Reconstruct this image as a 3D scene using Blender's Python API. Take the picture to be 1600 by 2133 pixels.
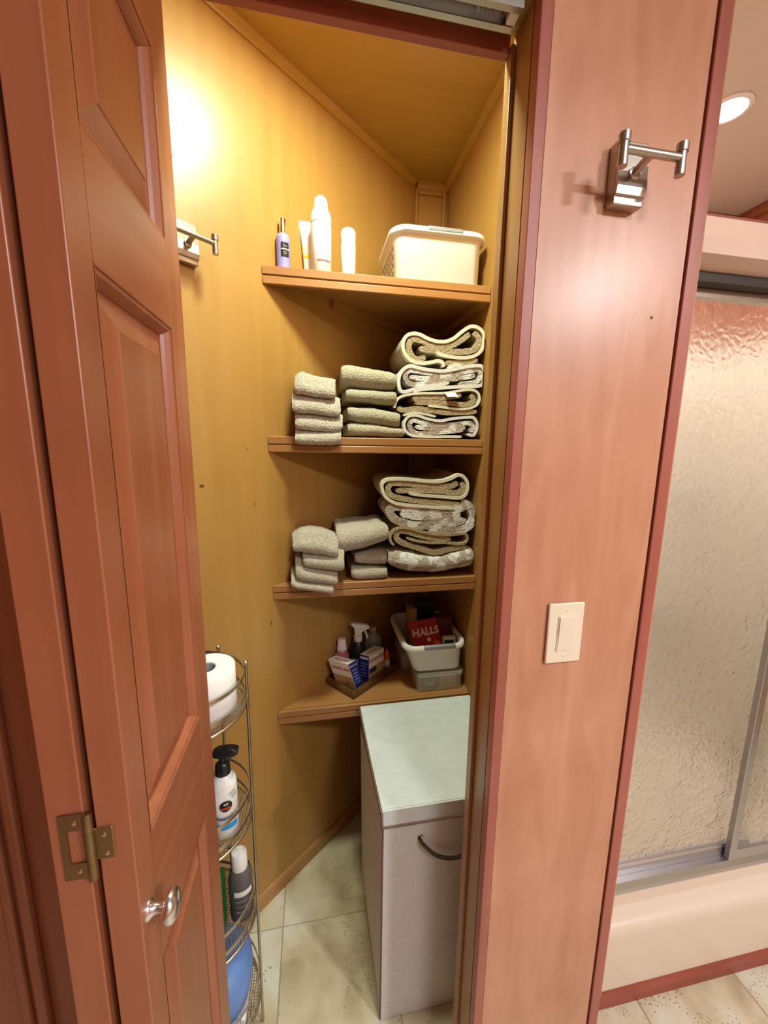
import bpy, bmesh, math, random
from mathutils import Vector, Matrix, noise
random.seed(7)
for o in list(bpy.data.objects): bpy.data.objects.remove(o)
S = bpy.context.scene
COL = S.collection
PI = math.pi

def lin(c):
    return tuple(((v/255)/12.92 if v/255 <= .04045 else ((v/255+.055)/1.055)**2.4) for v in c)

# ------------------------------------------------------------------ camera
cam = bpy.data.cameras.new('camera'); camo = bpy.data.objects.new('camera', cam); COL.objects.link(camo)
yaw, pit, rol = math.radians(-10.3686), math.radians(9.4967), math.radians(.7751)
r_ = Vector((math.cos(yaw), math.sin(yaw), 0)); f_ = Vector((-math.sin(yaw), math.cos(yaw), 0)); u_ = Vector((0, 0, 1))
fw = f_*math.cos(pit) - u_*math.sin(pit); up = u_*math.cos(pit) + f_*math.sin(pit)
rt = r_*math.cos(rol) + up*math.sin(rol); up2 = -r_*math.sin(rol) + up*math.cos(rol)
m3 = Matrix((rt, up2, -fw)).transposed()
camo.matrix_world = Matrix.Translation((0, 0, 1.5)) @ m3.to_4x4()
cam.sensor_fit = 'HORIZONTAL'; cam.sensor_width = 36; cam.lens = 808.47/1600*36
cam.clip_start = .02
S.camera = camo

# ------------------------------------------------------------------ world, exposure
w = bpy.data.worlds.new('room_air'); S.world = w; w.use_nodes = True
w.node_tree.nodes['Background'].inputs[0].default_value = (1, .93, .85, 1)
w.node_tree.nodes['Background'].inputs[1].default_value = .012
S.view_settings.view_transform = 'Standard'; S.view_settings.look = 'None'
S.view_settings.exposure = 0.0; S.view_settings.gamma = 1.0; S.view_settings.use_curve_mapping = False
CLOSET_W, BATH_W, BATH2_W, SHOWER_W = 17, 56, 18, 15

# ------------------------------------------------------------------ materials
def newmat(name):
    m = bpy.data.materials.new(name); m.use_nodes = True
    nt = m.node_tree; b = nt.nodes['Principled BSDF']
    return m, nt, b
def plain(name, c, rough=.5, metal=0, coat=0, spec=.5, trans=0, emit=0, ior=1.45, var=.06, vs=30, bump=0, sheen=0):
    m, nt, b = newmat(name); c = lin(c)
    tc = nt.nodes.new('ShaderNodeTexCoord'); n = nt.nodes.new('ShaderNodeTexNoise'); n.inputs['Scale'].default_value = vs
    n.inputs['Detail'].default_value = 4
    nt.links.new(tc.outputs['Object'], n.inputs['Vector'])
    mx = nt.nodes.new('ShaderNodeMix'); mx.data_type = 'RGBA'
    mx.inputs[6].default_value = (*[max(0, v*(1-var)) for v in c], 1); mx.inputs[7].default_value = (*[min(1, v*(1+var)) for v in c], 1)
    nt.links.new(n.outputs['Fac'], mx.inputs[0]); nt.links.new(mx.outputs[2], b.inputs['Base Color'])
    b.inputs['Roughness'].default_value = rough; b.inputs['Metallic'].default_value = metal
    b.inputs['Coat Weight'].default_value = coat; b.inputs['Specular IOR Level'].default_value = spec
    b.inputs['Transmission Weight'].default_value = trans; b.inputs['IOR'].default_value = ior
    b.inputs['Sheen Weight'].default_value = sheen
    if emit:
        b.inputs['Emission Color'].default_value = (1, 1, 1, 1); b.inputs['Emission Strength'].default_value = emit
    if bump:
        bp = nt.nodes.new('ShaderNodeBump'); bp.inputs['Strength'].default_value = bump; bp.inputs['Distance'].default_value = .002
        nt.links.new(n.outputs['Fac'], bp.inputs['Height']); nt.links.new(bp.outputs['Normal'], b.inputs['Normal'])
    return m
def wood(name, dark, mid, light, axis='z', rough=.3, coat=.25, fig=1.0, blotch=.35, spec=.5, grain=(16, .8)):
    m, nt, b = newmat(name)
    tc = nt.nodes.new('ShaderNodeTexCoord'); mp = nt.nodes.new('ShaderNodeMapping')
    gs, gl = grain; sc = {'x': (gl, gs, gs), 'y': (gs, gl, gs), 'z': (gs, gs, gl)}[axis]
    mp.inputs['Scale'].default_value = sc
    nt.links.new(tc.outputs['Object'], mp.inputs['Vector'])
    n1 = nt.nodes.new('ShaderNodeTexNoise'); n1.inputs['Scale'].default_value = 2.2; n1.inputs['Detail'].default_value = 7
    n1.inputs['Distortion'].default_value = .5*fig
    nt.links.new(mp.outputs['Vector'], n1.inputs['Vector'])
    n2 = nt.nodes.new('ShaderNodeTexNoise'); n2.inputs['Scale'].default_value = 5; n2.inputs['Detail'].default_value = 2
    nt.links.new(tc.outputs['Object'], n2.inputs['Vector'])
    mixf = nt.nodes.new('ShaderNodeMix'); mixf.data_type = 'FLOAT'; mixf.inputs[0].default_value = blotch
    nt.links.new(n1.outputs['Fac'], mixf.inputs[2]); nt.links.new(n2.outputs['Fac'], mixf.inputs[3])
    cr = nt.nodes.new('ShaderNodeValToRGB')
    e = cr.color_ramp.elements
    e[0].position = .3; e[0].color = (*lin(dark), 1); e[1].position = .72; e[1].color = (*lin(light), 1)
    k = e.new(.5); k.color = (*lin(mid), 1)
    nt.links.new(mixf.outputs[0], cr.inputs['Fac']); nt.links.new(cr.outputs['Color'], b.inputs['Base Color'])
    n3 = nt.nodes.new('ShaderNodeTexNoise'); n3.inputs['Scale'].default_value = 12; n3.inputs['Detail'].default_value = 5
    nt.links.new(mp.outputs['Vector'], n3.inputs['Vector'])
    bp = nt.nodes.new('ShaderNodeBump'); bp.inputs['Strength'].default_value = .06; bp.inputs['Distance'].default_value = .001
    nt.links.new(n3.outputs['Fac'], bp.inputs['Height']); nt.links.new(bp.outputs['Normal'], b.inputs['Normal'])
    b.inputs['Roughness'].default_value = rough; b.inputs['Coat Weight'].default_value = coat
    b.inputs['Coat Roughness'].default_value = .3; b.inputs['Specular IOR Level'].default_value = spec
    return m
def terry(name, c1, c2, pattern=None):
    m, nt, b = newmat(name)
    tc = nt.nodes.new('ShaderNodeTexCoord')
    n = nt.nodes.new('ShaderNodeTexNoise'); n.inputs['Scale'].default_value = 240; n.inputs['Detail'].default_value = 3
    nt.links.new(tc.outputs['Object'], n.inputs['Vector'])
    cr = nt.nodes.new('ShaderNodeValToRGB'); e = cr.color_ramp.elements
    e[0].position = .36; e[0].color = (*lin(c1), 1); e[1].position = .6; e[1].color = (*lin(c2), 1)
    nt.links.new(n.outputs['Fac'], cr.inputs['Fac'])
    out = cr.outputs['Color']
    if pattern:
        v = nt.nodes.new('ShaderNodeTexNoise'); v.inputs['Scale'].default_value = 17; v.inputs['Detail'].default_value = 2
        mp = nt.nodes.new('ShaderNodeMapping'); mp.inputs['Scale'].default_value = (1.3, 1, 1.6)
        nt.links.new(tc.outputs['Object'], mp.inputs['Vector']); nt.links.new(mp.outputs['Vector'], v.inputs['Vector'])
        cr2 = nt.nodes.new('ShaderNodeValToRGB'); cr2.color_ramp.elements[0].position = .49; cr2.color_ramp.elements[1].position = .58
        nt.links.new(v.outputs['Fac'], cr2.inputs['Fac'])
        mx = nt.nodes.new('ShaderNodeMix'); mx.data_type = 'RGBA'; mx.inputs[7].default_value = (*lin(pattern), 1)
        nt.links.new(cr2.outputs['Color'], mx.inputs[0]); nt.links.new(out, mx.inputs[6]); out = mx.outputs[2]
    nt.links.new(out, b.inputs['Base Color'])
    bp = nt.nodes.new('ShaderNodeBump'); bp.inputs['Strength'].default_value = 1; bp.inputs['Distance'].default_value = .006
    nt.links.new(n.outputs['Fac'], bp.inputs['Height']); nt.links.new(bp.outputs['Normal'], b.inputs['Normal'])
    b.inputs['Roughness'].default_value = 1; b.inputs['Sheen Weight'].default_value = .25; b.inputs['Specular IOR Level'].default_value = .1
    return m
def linen(name, c1, c2, sc=420):
    m, nt, b = newmat(name)
    tc = nt.nodes.new('ShaderNodeTexCoord'); fac = None
    for s in ((sc, sc, sc*.06), (sc*.06, sc*.06, sc)):
        mp = nt.nodes.new('ShaderNodeMapping'); mp.inputs['Scale'].default_value = s
        nt.links.new(tc.outputs['Object'], mp.inputs['Vector'])
        n = nt.nodes.new('ShaderNodeTexNoise'); n.inputs['Scale'].default_value = 1; n.inputs['Detail'].default_value = 2
        nt.links.new(mp.outputs['Vector'], n.inputs['Vector'])
        if fac is None: fac = n.outputs['Fac']
        else:
            a = nt.nodes.new('ShaderNodeMath'); a.operation = 'ADD'
            nt.links.new(fac, a.inputs[0]); nt.links.new(n.outputs['Fac'], a.inputs[1])
            d = nt.nodes.new('ShaderNodeMath'); d.operation = 'MULTIPLY'; d.inputs[1].default_value = .5
            nt.links.new(a.outputs[0], d.inputs[0]); fac = d.outputs[0]
    cr = nt.nodes.new('ShaderNodeValToRGB'); e = cr.color_ramp.elements
    e[0].position = .38; e[0].color = (*lin(c1), 1); e[1].position = .62; e[1].color = (*lin(c2), 1)
    nt.links.new(fac, cr.inputs['Fac']); nt.links.new(cr.outputs['Color'], b.inputs['Base Color'])
    bp = nt.nodes.new('ShaderNodeBump'); bp.inputs['Strength'].default_value = .25; bp.inputs['Distance'].default_value = .001
    nt.links.new(fac, bp.inputs['Height']); nt.links.new(bp.outputs['Normal'], b.inputs['Normal'])
    b.inputs['Roughness'].default_value = .85; b.inputs['Specular IOR Level'].default_value = .2
    return m
def travertine(name):
    m, nt, b = newmat(name)
    tc = nt.nodes.new('ShaderNodeTexCoord'); oi = nt.nodes.new('ShaderNodeObjectInfo')
    ad = nt.nodes.new('ShaderNodeVectorMath'); ad.operation = 'ADD'
    sc = nt.nodes.new('ShaderNodeVectorMath'); sc.operation = 'SCALE'; sc.inputs['Scale'].default_value = 1
    cb = nt.nodes.new('ShaderNodeCombineXYZ'); 
    mu = nt.nodes.new('ShaderNodeMath'); mu.operation = 'MULTIPLY'; mu.inputs[1].default_value = 9
    nt.links.new(oi.outputs['Random'], mu.inputs[0])
    for i in range(3): nt.links.new(mu.outputs[0], cb.inputs[i])
    nt.links.new(tc.outputs['Object'], ad.inputs[0]); nt.links.new(cb.outputs[0], ad.inputs[1])
    n = nt.nodes.new('ShaderNodeTexNoise'); n.inputs['Scale'].default_value = 7; n.inputs['Detail'].default_value = 8; n.inputs['Distortion'].default_value = .4
    nt.links.new(ad.outputs[0], n.inputs['Vector'])
    cr = nt.nodes.new('ShaderNodeValToRGB'); e = cr.color_ramp.elements
    e[0].position = .33; e[0].color = (*lin((174, 157, 126)), 1); e[1].position = .68; e[1].color = (*lin((214, 211, 196)), 1)
    k = e.new(.5); k.color = (*lin((204, 190, 160)), 1)
    nt.links.new(n.outputs['Fac'], cr.inputs['Fac'])
    # small dark pits, clustered
    v = nt.nodes.new('ShaderNodeTexVoronoi'); v.inputs['Scale'].default_value = 150
    nt.links.new(ad.outputs[0], v.inputs['Vector'])
    lt = nt.nodes.new('ShaderNodeMath'); lt.operation = 'LESS_THAN'; lt.inputs[1].default_value = .24
    nt.links.new(v.outputs['Distance'], lt.inputs[0])
    n2 = nt.nodes.new('ShaderNodeTexNoise'); n2.inputs['Scale'].default_value = 11; n2.inputs['Detail'].default_value = 3
    nt.links.new(ad.outputs[0], n2.inputs['Vector'])
    gt = nt.nodes.new('ShaderNodeMath'); gt.operation = 'GREATER_THAN'; gt.inputs[1].default_value = .57
    nt.links.new(n2.outputs['Fac'], gt.inputs[0])
    an = nt.nodes.new('ShaderNodeMath'); an.operation = 'MULTIPLY'
    nt.links.new(lt.outputs[0], an.inputs[0]); nt.links.new(gt.outputs[0], an.inputs[1])
    mx = nt.nodes.new('ShaderNodeMix'); mx.data_type = 'RGBA'; mx.inputs[7].default_value = (*lin((120, 106, 84)), 1)
    nt.links.new(an.outputs[0], mx.inputs[0]); nt.links.new(cr.outputs['Color'], mx.inputs[6])
    nt.links.new(mx.outputs[2], b.inputs['Base Color'])
    b.inputs['Roughness'].default_value = .38
    return m
def rainglass(name):
    m, nt, b = newmat(name)
    b.inputs['Base Color'].default_value = (.97, .96, .92, 1); b.inputs['Transmission Weight'].default_value = 1
    b.inputs['IOR'].default_value = 1.4; b.inputs['Roughness'].default_value = .25
    tc = nt.nodes.new('ShaderNodeTexCoord')
    n = nt.nodes.new('ShaderNodeTexNoise'); n.inputs['Scale'].default_value = 26; n.inputs['Detail'].default_value = 1
    nt.links.new(tc.outputs['Object'], n.inputs['Vector'])
    v = nt.nodes.new('ShaderNodeTexVoronoi'); v.feature = 'SMOOTH_F1'; v.inputs['Scale'].default_value = 70; v.inputs['Smoothness'].default_value = .45
    ad = nt.nodes.new('ShaderNodeMix'); ad.data_type = 'VECTOR'; ad.inputs[0].default_value = .04
    nt.links.new(tc.outputs['Object'], ad.inputs[4]); nt.links.new(n.outputs['Color'], ad.inputs[5])
    nt.links.new(ad.outputs[1], v.inputs['Vector'])
    bp = nt.nodes.new('ShaderNodeBump'); bp.inputs['Strength'].default_value = .4; bp.inputs['Distance'].default_value = .003
    nt.links.new(v.outputs['Distance'], bp.inputs['Height']); nt.links.new(bp.outputs['Normal'], b.inputs['Normal'])
    return m
M = {}
M['cherry'] = wood('cherry_panel_wood', (183, 123, 93), (196, 138, 108), (211, 154, 125), 'z', rough=.36, coat=.3, blotch=.4, fig=2.2, grain=(9, 1.5))
M['door'] = wood('cherry_door_wood', (146, 82, 54), (158, 92, 62), (170, 104, 74), 'z', rough=.36)
M['doorh'] = wood('cherry_rail_wood', (146, 82, 54), (158, 92, 62), (170, 104, 74), 'y', rough=.36)
M['jamb'] = wood('shaded_jamb_wood', (148, 102, 56), (156, 110, 62), (164, 118, 68), 'z', rough=.36)  # browner than the honey wood: the jamb's dim light put into its colour
M['red'] = wood('red_cherry_trim', (152, 80, 66), (164, 90, 76), (174, 100, 84), 'z', rough=.4, coat=.1)
M['redx'] = wood('red_cherry_trim_level', (134, 62, 46), (150, 72, 56), (164, 84, 66), 'x', rough=.4, coat=.1)
M['honey'] = wood('honey_maple_wood', (164, 121, 59), (170, 127, 64), (176, 133, 70), 'z', rough=.38, coat=.25)
M['honeyx'] = wood('honey_maple_level', (160, 122, 46), (167, 128, 50), (174, 134, 56), 'x', rough=.4, coat=.2)
M['honeyy'] = wood('honey_maple_depth', (163, 125, 50), (170, 132, 55), (177, 139, 61), 'y', rough=.4, coat=.2)
M['shelfedge'] = wood('cherry_shelf_edge', (156, 106, 58), (166, 116, 66), (176, 126, 76), 'x', rough=.38, coat=.2)
M['knot'] = plain('wood_knot', (92, 52, 26), .5, var=.3, vs=200)
M['board'] = wood('maple_shelf_board', (160, 112, 62), (168, 120, 68), (176, 128, 76), 'x', rough=.38, coat=.2)
M['dark'] = plain('dark_gap', (26, 14, 8), .9)
M['cream'] = plain('cream_ceiling_vinyl', (206, 202, 192), .8, var=.02)
M['surround'] = plain('cream_shower_fibreglass', (222, 213, 198), .35, var=.02)
M['pan'] = plain('bone_shower_pan', (226, 208, 190), .25, coat=.4, var=.01)
M['band'] = plain('glossy_blush_band', (236, 208, 192), .12, coat=.6, var=.05, vs=6)
M['chrome'] = plain('polished_chrome', (228, 230, 236), .22, 1, var=.01)
M['nickel'] = plain('brushed_nickel', (186, 176, 166), .3, 1, var=.06, vs=200)
M['brass'] = plain('antique_brass', (150, 126, 92), .42, 1, var=.1, vs=80)
M['screw'] = plain('bright_screw', (214, 190, 150), .25, 1)
M['alu'] = plain('aluminium', (190, 188, 190), .35, 1, var=.03)
M['blackrail'] = plain('dark_bronze_rail', (50, 44, 40), .45)
M['glass'] = rainglass('obscure_glass')
M['switch'] = plain('almond_plastic', (236, 222, 200), .35, coat=.2, var=.01)
M['tile'] = travertine('travertine_tile')
M['grout'] = plain('grey_grout', (160, 150, 132), .95, var=.1, vs=200)
M['white'] = plain('white_plastic', (236, 236, 234), .35, var=.01)
M['whitem'] = plain('matt_white_card', (226, 222, 216), .7, var=.02)
M['silver'] = plain('silver_grip', (150, 152, 158), .4, .3)
M['slot'] = plain('slot_shadow', (120, 112, 98), .9)
M['paper'] = plain('tissue_paper', (240, 238, 236), .95, var=.02, vs=300, bump=.2)
M['core'] = plain('cardboard_core', (170, 168, 166), .9)
M['wire'] = plain('pewter_wire', (190, 176, 156), .36, 1, var=.05)
M['black'] = plain('black_plastic', (30, 30, 32), .3)
M['charcoal'] = plain('charcoal_bottle', (92, 86, 88), .45, var=.12, vs=40)
M['lilac'] = plain('lilac_plastic', (146, 140, 206), .35, var=.04)
M['lilac2'] = plain('pale_lilac_print', (176, 170, 226), .4)
M['gold'] = plain('pale_gold_cap', (214, 190, 140), .22, 1)
M['yellow'] = plain('yellow_print', (238, 214, 30), .5)
M['rose'] = plain('rose_print', (200, 110, 120), .5)
M['greyprint'] = plain('grey_print', (150, 152, 158), .6)
M['redprint'] = plain('red_print', (190, 52, 40), .6)
M['navy'] = plain('navy_card', (26, 40, 120), .45)
M['ltblue'] = plain('pale_blue_print', (120, 140, 200), .5)
M['orange'] = plain('orange_plastic', (226, 92, 24), .4)
M['pinkliq'] = plain('pink_translucent_plastic', (214, 130, 128), .25, trans=.35)
M['greyplastic'] = plain('smoky_plastic', (150, 158, 152), .35, trans=.2)
M['hallsred'] = plain('red_foil', (168, 20, 30), .25, var=.15, vs=25)
M['purple'] = plain('purple_card', (74, 40, 110), .4)
M['tan'] = plain('tan_card', (178, 142, 100), .6, var=.1)
M['maroon'] = plain('maroon_card', (96, 30, 34), .5)
M['clear'] = plain('clear_storage_plastic', (226, 222, 212), .2, var=.01); M['clear'].node_tree.nodes['Principled BSDF'].inputs['Alpha'].default_value = .3
M['trayw'] = wood('walnut_tray', (70, 42, 20), (92, 58, 28), (112, 74, 38), 'x', rough=.35)
M['towel'] = terry('sage_terry', (164, 158, 134), (190, 184, 158))
M['towelp'] = terry('taupe_terry', (172, 162, 146), (198, 188, 172))
M['towelt'] = terry('tan_terry', (164, 146, 114), (190, 172, 140))
M['towelw'] = terry('mottled_terry', (160, 144, 132), (196, 182, 172), (234, 234, 238))
M['hem'] = linen('cream_cotton_hem', (206, 202, 182), (232, 228, 210), 900)
M['hemw'] = linen('white_cotton_hem', (206, 208, 206), (232, 232, 230), 900)
M['linen'] = linen('grey_linen', (204, 202, 204), (218, 216, 217))
M['lid'] = linen('pale_grey_linen', (204, 212, 214), (216, 223, 224))
M['piping'] = plain('brown_binding', (116, 92, 78), .8)
M['rope'] = plain('brown_rope', (70, 52, 38), .9, var=.3, vs=400, bump=.6)
M['bluepack'] = plain('periwinkle_wrap', (112, 150, 214), .5, var=.03)
M['paleblue'] = plain('pale_blue_card', (190, 214, 232), .5)
M['green'] = plain('green_leaf_print', (30, 100, 40), .5, var=.5, vs=60)
M['cyan'] = plain('sky_blue_print', (40, 150, 214), .5)
M['lamp'] = plain('lit_lens', (255, 255, 255), .5, emit=14)
M['wallroom'] = plain('warm_wall_vinyl', (176, 140, 112), .7, var=.04)

# ------------------------------------------------------------------ helpers
OFF = {}
def link(o, parent):
    COL.objects.link(o)
    if parent is not None: o.parent = parent
def tag(o, label, cat=None, group=None, kind=None):
    if label: o['label'] = label
    if cat: o['category'] = cat
    if group: o['group'] = group
    if kind: o['kind'] = kind
    return o
def thing(name, label, cat, loc, group=None, kind=None):
    """Empty at a thing's base; parts are given in world coordinates."""
    o = bpy.data.objects.new(name, None); COL.objects.link(o); o.location = loc; o.empty_display_size = .05
    OFF[o] = Vector(loc)
    return tag(o, label, cat, group, kind)
def mk(name, verts, faces, mat, parent=None, smooth=False, bevel=0, seg=2, base=None, mats=None, mi=None, recalc=True):
    off = OFF.get(parent, Vector((0, 0, 0))) if parent is not None else Vector(base or (0, 0, 0))
    me = bpy.data.meshes.new(name)
    me.from_pydata([tuple(Vector(v)-off) for v in verts], [], faces)
    if recalc:
        bm = bmesh.new(); bm.from_mesh(me); bmesh.ops.recalc_face_normals(bm, faces=bm.faces); bm.to_mesh(me); bm.free()
    for mm in (mats or [mat]): me.materials.append(M[mm] if isinstance(mm, str) else mm)
    if mi:
        for p, i in zip(me.polygons, mi): p.material_index = i
    if smooth: me.shade_smooth()
    o = bpy.data.objects.new(name, me); link(o, parent)
    if parent is None: o.location = off
    OFF[o] = off
    if bevel:
        b = o.modifiers.new('bevel', 'BEVEL'); b.width = bevel; b.segments = seg; b.limit_method = 'ANGLE'; b.angle_limit = math.radians(40)
        if seg > 1: me.shade_smooth(); me.set_sharp_from_angle(angle=math.radians(40))
    elif smooth: me.set_sharp_from_angle(angle=math.radians(50))
    return o
BF = [(0, 3, 2, 1), (4, 5, 6, 7), (0, 1, 5, 4), (1, 2, 6, 5), (2, 3, 7, 6), (3, 0, 4, 7)]
def boxv(x0, x1, y0, y1, z0, z1):
    return [(x0, y0, z0), (x1, y0, z0), (x1, y1, z0), (x0, y1, z0), (x0, y0, z1), (x1, y0, z1), (x1, y1, z1), (x0, y1, z1)]
def box(name, x0, x1, y0, y1, z0, z1, mat, parent=None, bevel=0, **k):
    return mk(name, boxv(x0, x1, y0, y1, z0, z1), BF, mat, parent, bevel=bevel, **k)
def obox(name, o, u, v, wv, mat, parent=None, bevel=0, **k):
    """box from corner o and three edge vectors"""
    o, u, v, wv = map(Vector, (o, u, v, wv))
    vs = [o, o+u, o+u+v, o+v, o+wv, o+u+wv, o+u+v+wv, o+v+wv]
    return mk(name, vs, BF, mat, parent, bevel=bevel, **k)
def prism(name, poly, z0, z1, mat, parent=None, bevel=0, **k):
    n = len(poly); vs = [(x, y, z0) for x, y in poly]+[(x, y, z1) for x, y in poly]
    fs = [tuple(range(n))[::-1], tuple(range(n, 2*n))]+[(i, (i+1) % n, n+(i+1) % n, n+i) for i in range(n)]
    return mk(name, vs, fs, mat, parent, bevel=bevel, **k)
def sweepx(name, prof, p0, p1, n, mat, parent=None, **k):
    """profile of (out, z) pairs swept from p0 to p1 (xy points); n = outward xy normal"""
    n = Vector((n[0], n[1], 0)); vs = []
    for p in (p0, p1):
        for a, z in prof: vs.append(Vector((p[0], p[1], 0))+n*a+Vector((0, 0, z)))
    q = len(prof)
    fs = [(i, (i+1) % q, q+(i+1) % q, q+i) for i in range(q)]+[tuple(range(q))[::-1], tuple(range(q, 2*q))]
    return mk(name, vs, fs, mat, parent, **k)
def frame_to(axis):
    a = Vector(axis).normalized()
    t = Vector((0, 0, 1)) if abs(a.z) < .9 else Vector((1, 0, 0))
    u = t.cross(a).normalized(); v = a.cross(u)
    return u, v, a
def lathe(name, prof, c, mat, parent=None, axis=(0, 0, 1), seg=28, sx=1, sy=1, **k):
    u, v, a = frame_to(axis); c = Vector(c); vs = []; fs = []
    if Vector(axis).normalized().z > .99: u, v = Vector((1, 0, 0)), Vector((0, 1, 0))
    n = len(prof)
    for r, h in prof:
        for i in range(seg):
            t = 2*PI*i/seg
            vs.append(c+u*(r*math.cos(t)*sx)+v*(r*math.sin(t)*sy)+a*h)
    for j in range(n-1):
        for i in range(seg):
            fs.append((j*seg+i, j*seg+(i+1) % seg, (j+1)*seg+(i+1) % seg, (j+1)*seg+i))
    if prof[0][0] > 1e-6: fs.append(tuple(range(seg))[::-1])
    if prof[-1][0] > 1e-6: fs.append(tuple(range((n-1)*seg, n*seg)))
    return mk(name, vs, fs, mat, parent, smooth=True, **k)
def tubedata(pts, r, seg=8, closed=False, flat=None):
    pts = [Vector(p) for p in pts]; n = len(pts); vs = []; fs = []
    pu = None
    for i, p in enumerate(pts):
        a = (pts[(i+1) % n]-pts[i-1]) if (closed or 0 < i < n-1) else (pts[1]-pts[0] if i == 0 else pts[-1]-pts[-2])
        a.normalize()
        if pu is None: u, v, _ = frame_to(a)
        else:
            u = (pu-a*pu.dot(a)).normalized(); v = a.cross(u)
        pu = u
        for j in range(seg):
            t = 2*PI*j/seg
            vs.append(p+u*(r*math.cos(t))+v*(r*math.sin(t)))
    m = n if closed else n-1
    for i in range(m):
        for j in range(seg):
            a, b = i*seg, ((i+1) % n)*seg
            fs.append((a+j, a+(j+1) % seg, b+(j+1) % seg, b+j))
    if not closed: fs += [tuple(range(seg))[::-1], tuple(range((n-1)*seg, n*seg))]
    return vs, fs
def tube(name, pts, r, mat, parent=None, seg=8, closed=False, **k):
    vs, fs = tubedata(pts, r, seg, closed)
    return mk(name, vs, fs, mat, parent, smooth=True, **k)
def cat(parts):
    vs, fs = [], []
    for v, f in parts:
        o = len(vs); vs += list(v); fs += [tuple(i+o for i in q) for q in f]
    return vs, fs
def spline(pts, n, closed=False):
    pts = [Vector(p) for p in pts]; L = len(pts); out = []
    segs = L if closed else L-1
    per = max(2, n//segs)
    for i in range(segs):
        if closed: p0, p1, p2, p3 = pts[i-1], pts[i], pts[(i+1) % L], pts[(i+2) % L]
        else: p0, p1, p2, p3 = pts[max(i-1, 0)], pts[i], pts[i+1], pts[min(i+2, L-1)]
        for j in range(per):
            t = j/per
            out.append(.5*((2*p1)+(p2-p0)*t+(2*p0-5*p1+4*p2-p3)*t*t+(3*p1-p0-3*p2+p3)*t**3))
    if not closed: out.append(pts[-1])
    return out
def rrect(w, d, r, seg=5):
    r = min(r, w/2-1e-4, d/2-1e-4); out = []
    for cx, cy, a0 in ((w/2-r, d/2-r, 0), (-w/2+r, d/2-r, 90), (-w/2+r, -d/2+r, 180), (w/2-r, -d/2+r, 270)):
        for i in range(seg+1):
            a = math.radians(a0+90*i/seg); out.append((cx+r*math.cos(a), cy+r*math.sin(a)))
    return out
def loft(rings, capb=True, capt=True):
    n = len(rings[0]); vs = [p for r in rings for p in r]; fs = []
    for j in range(len(rings)-1):
        for i in range(n): fs.append((j*n+i, j*n+(i+1) % n, (j+1)*n+(i+1) % n, (j+1)*n+i))
    if capb: fs.append(tuple(range(n))[::-1])
    if capt: fs.append(tuple(range((len(rings)-1)*n, len(rings)*n)))
    return vs, fs
def textmesh(s, size, bold=0, shear=0):
    c = bpy.data.curves.new('lettering', 'FONT'); c.body = s; c.size = size; c.align_x = 'CENTER'; c.align_y = 'CENTER'
    c.offset = bold; c.shear = shear; c.resolution_u = 3
    o = bpy.data.objects.new('lettering', c); COL.objects.link(o)
    dg = bpy.context.evaluated_depsgraph_get(); dg.update()
    me = bpy.data.meshes.new_from_object(o.evaluated_get(dg))
    vs = [tuple(v.co) for v in me.vertices]; fs = [tuple(p.vertices) for p in me.polygons]
    bpy.data.objects.remove(o); bpy.data.curves.remove(c); bpy.data.meshes.remove(me)
    return vs, fs
def letters(name, s, size, fn, mat, parent, bold=0, shear=0):
    vs, fs = textmesh(s, size, bold, shear)
    if not vs: return None
    return mk(name, [fn(x, y) for x, y, _ in vs], fs, mat, parent, recalc=False)
def planefn(o, u, v, lift=.0006):
    o, u, v = Vector(o), Vector(u).normalized(), Vector(v).normalized(); n = u.cross(v).normalized()
    return lambda x, y: o+u*x+v*y+n*lift
def cylfn(c, r, ang, lift=.0006):
    c = Vector(c)
    return lambda x, y: c+Vector(((r+lift)*math.cos(ang+x/r), (r+lift)*math.sin(ang+x/r), y))
def patch(name, fn, w, h, mat, parent, nx=10, ny=2, oval=False):
    vs, fs = [], []
    if oval:
        N = 24; vs.append(fn(0, 0))
        for i in range(N): vs.append(fn(w/2*math.cos(2*PI*i/N), h/2*math.sin(2*PI*i/N)))
        fs = [(0, 1+i, 1+(i+1) % N) for i in range(N)]
    else:
        for j in range(ny+1):
            for i in range(nx+1): vs.append(fn(-w/2+w*i/nx, -h/2+h*j/ny))
        fs = [(j*(nx+1)+i, j*(nx+1)+i+1, (j+1)*(nx+1)+i+1, (j+1)*(nx+1)+i) for j in range(ny) for i in range(nx)]
    return mk(name, vs, fs, mat, parent, recalc=False)
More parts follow.
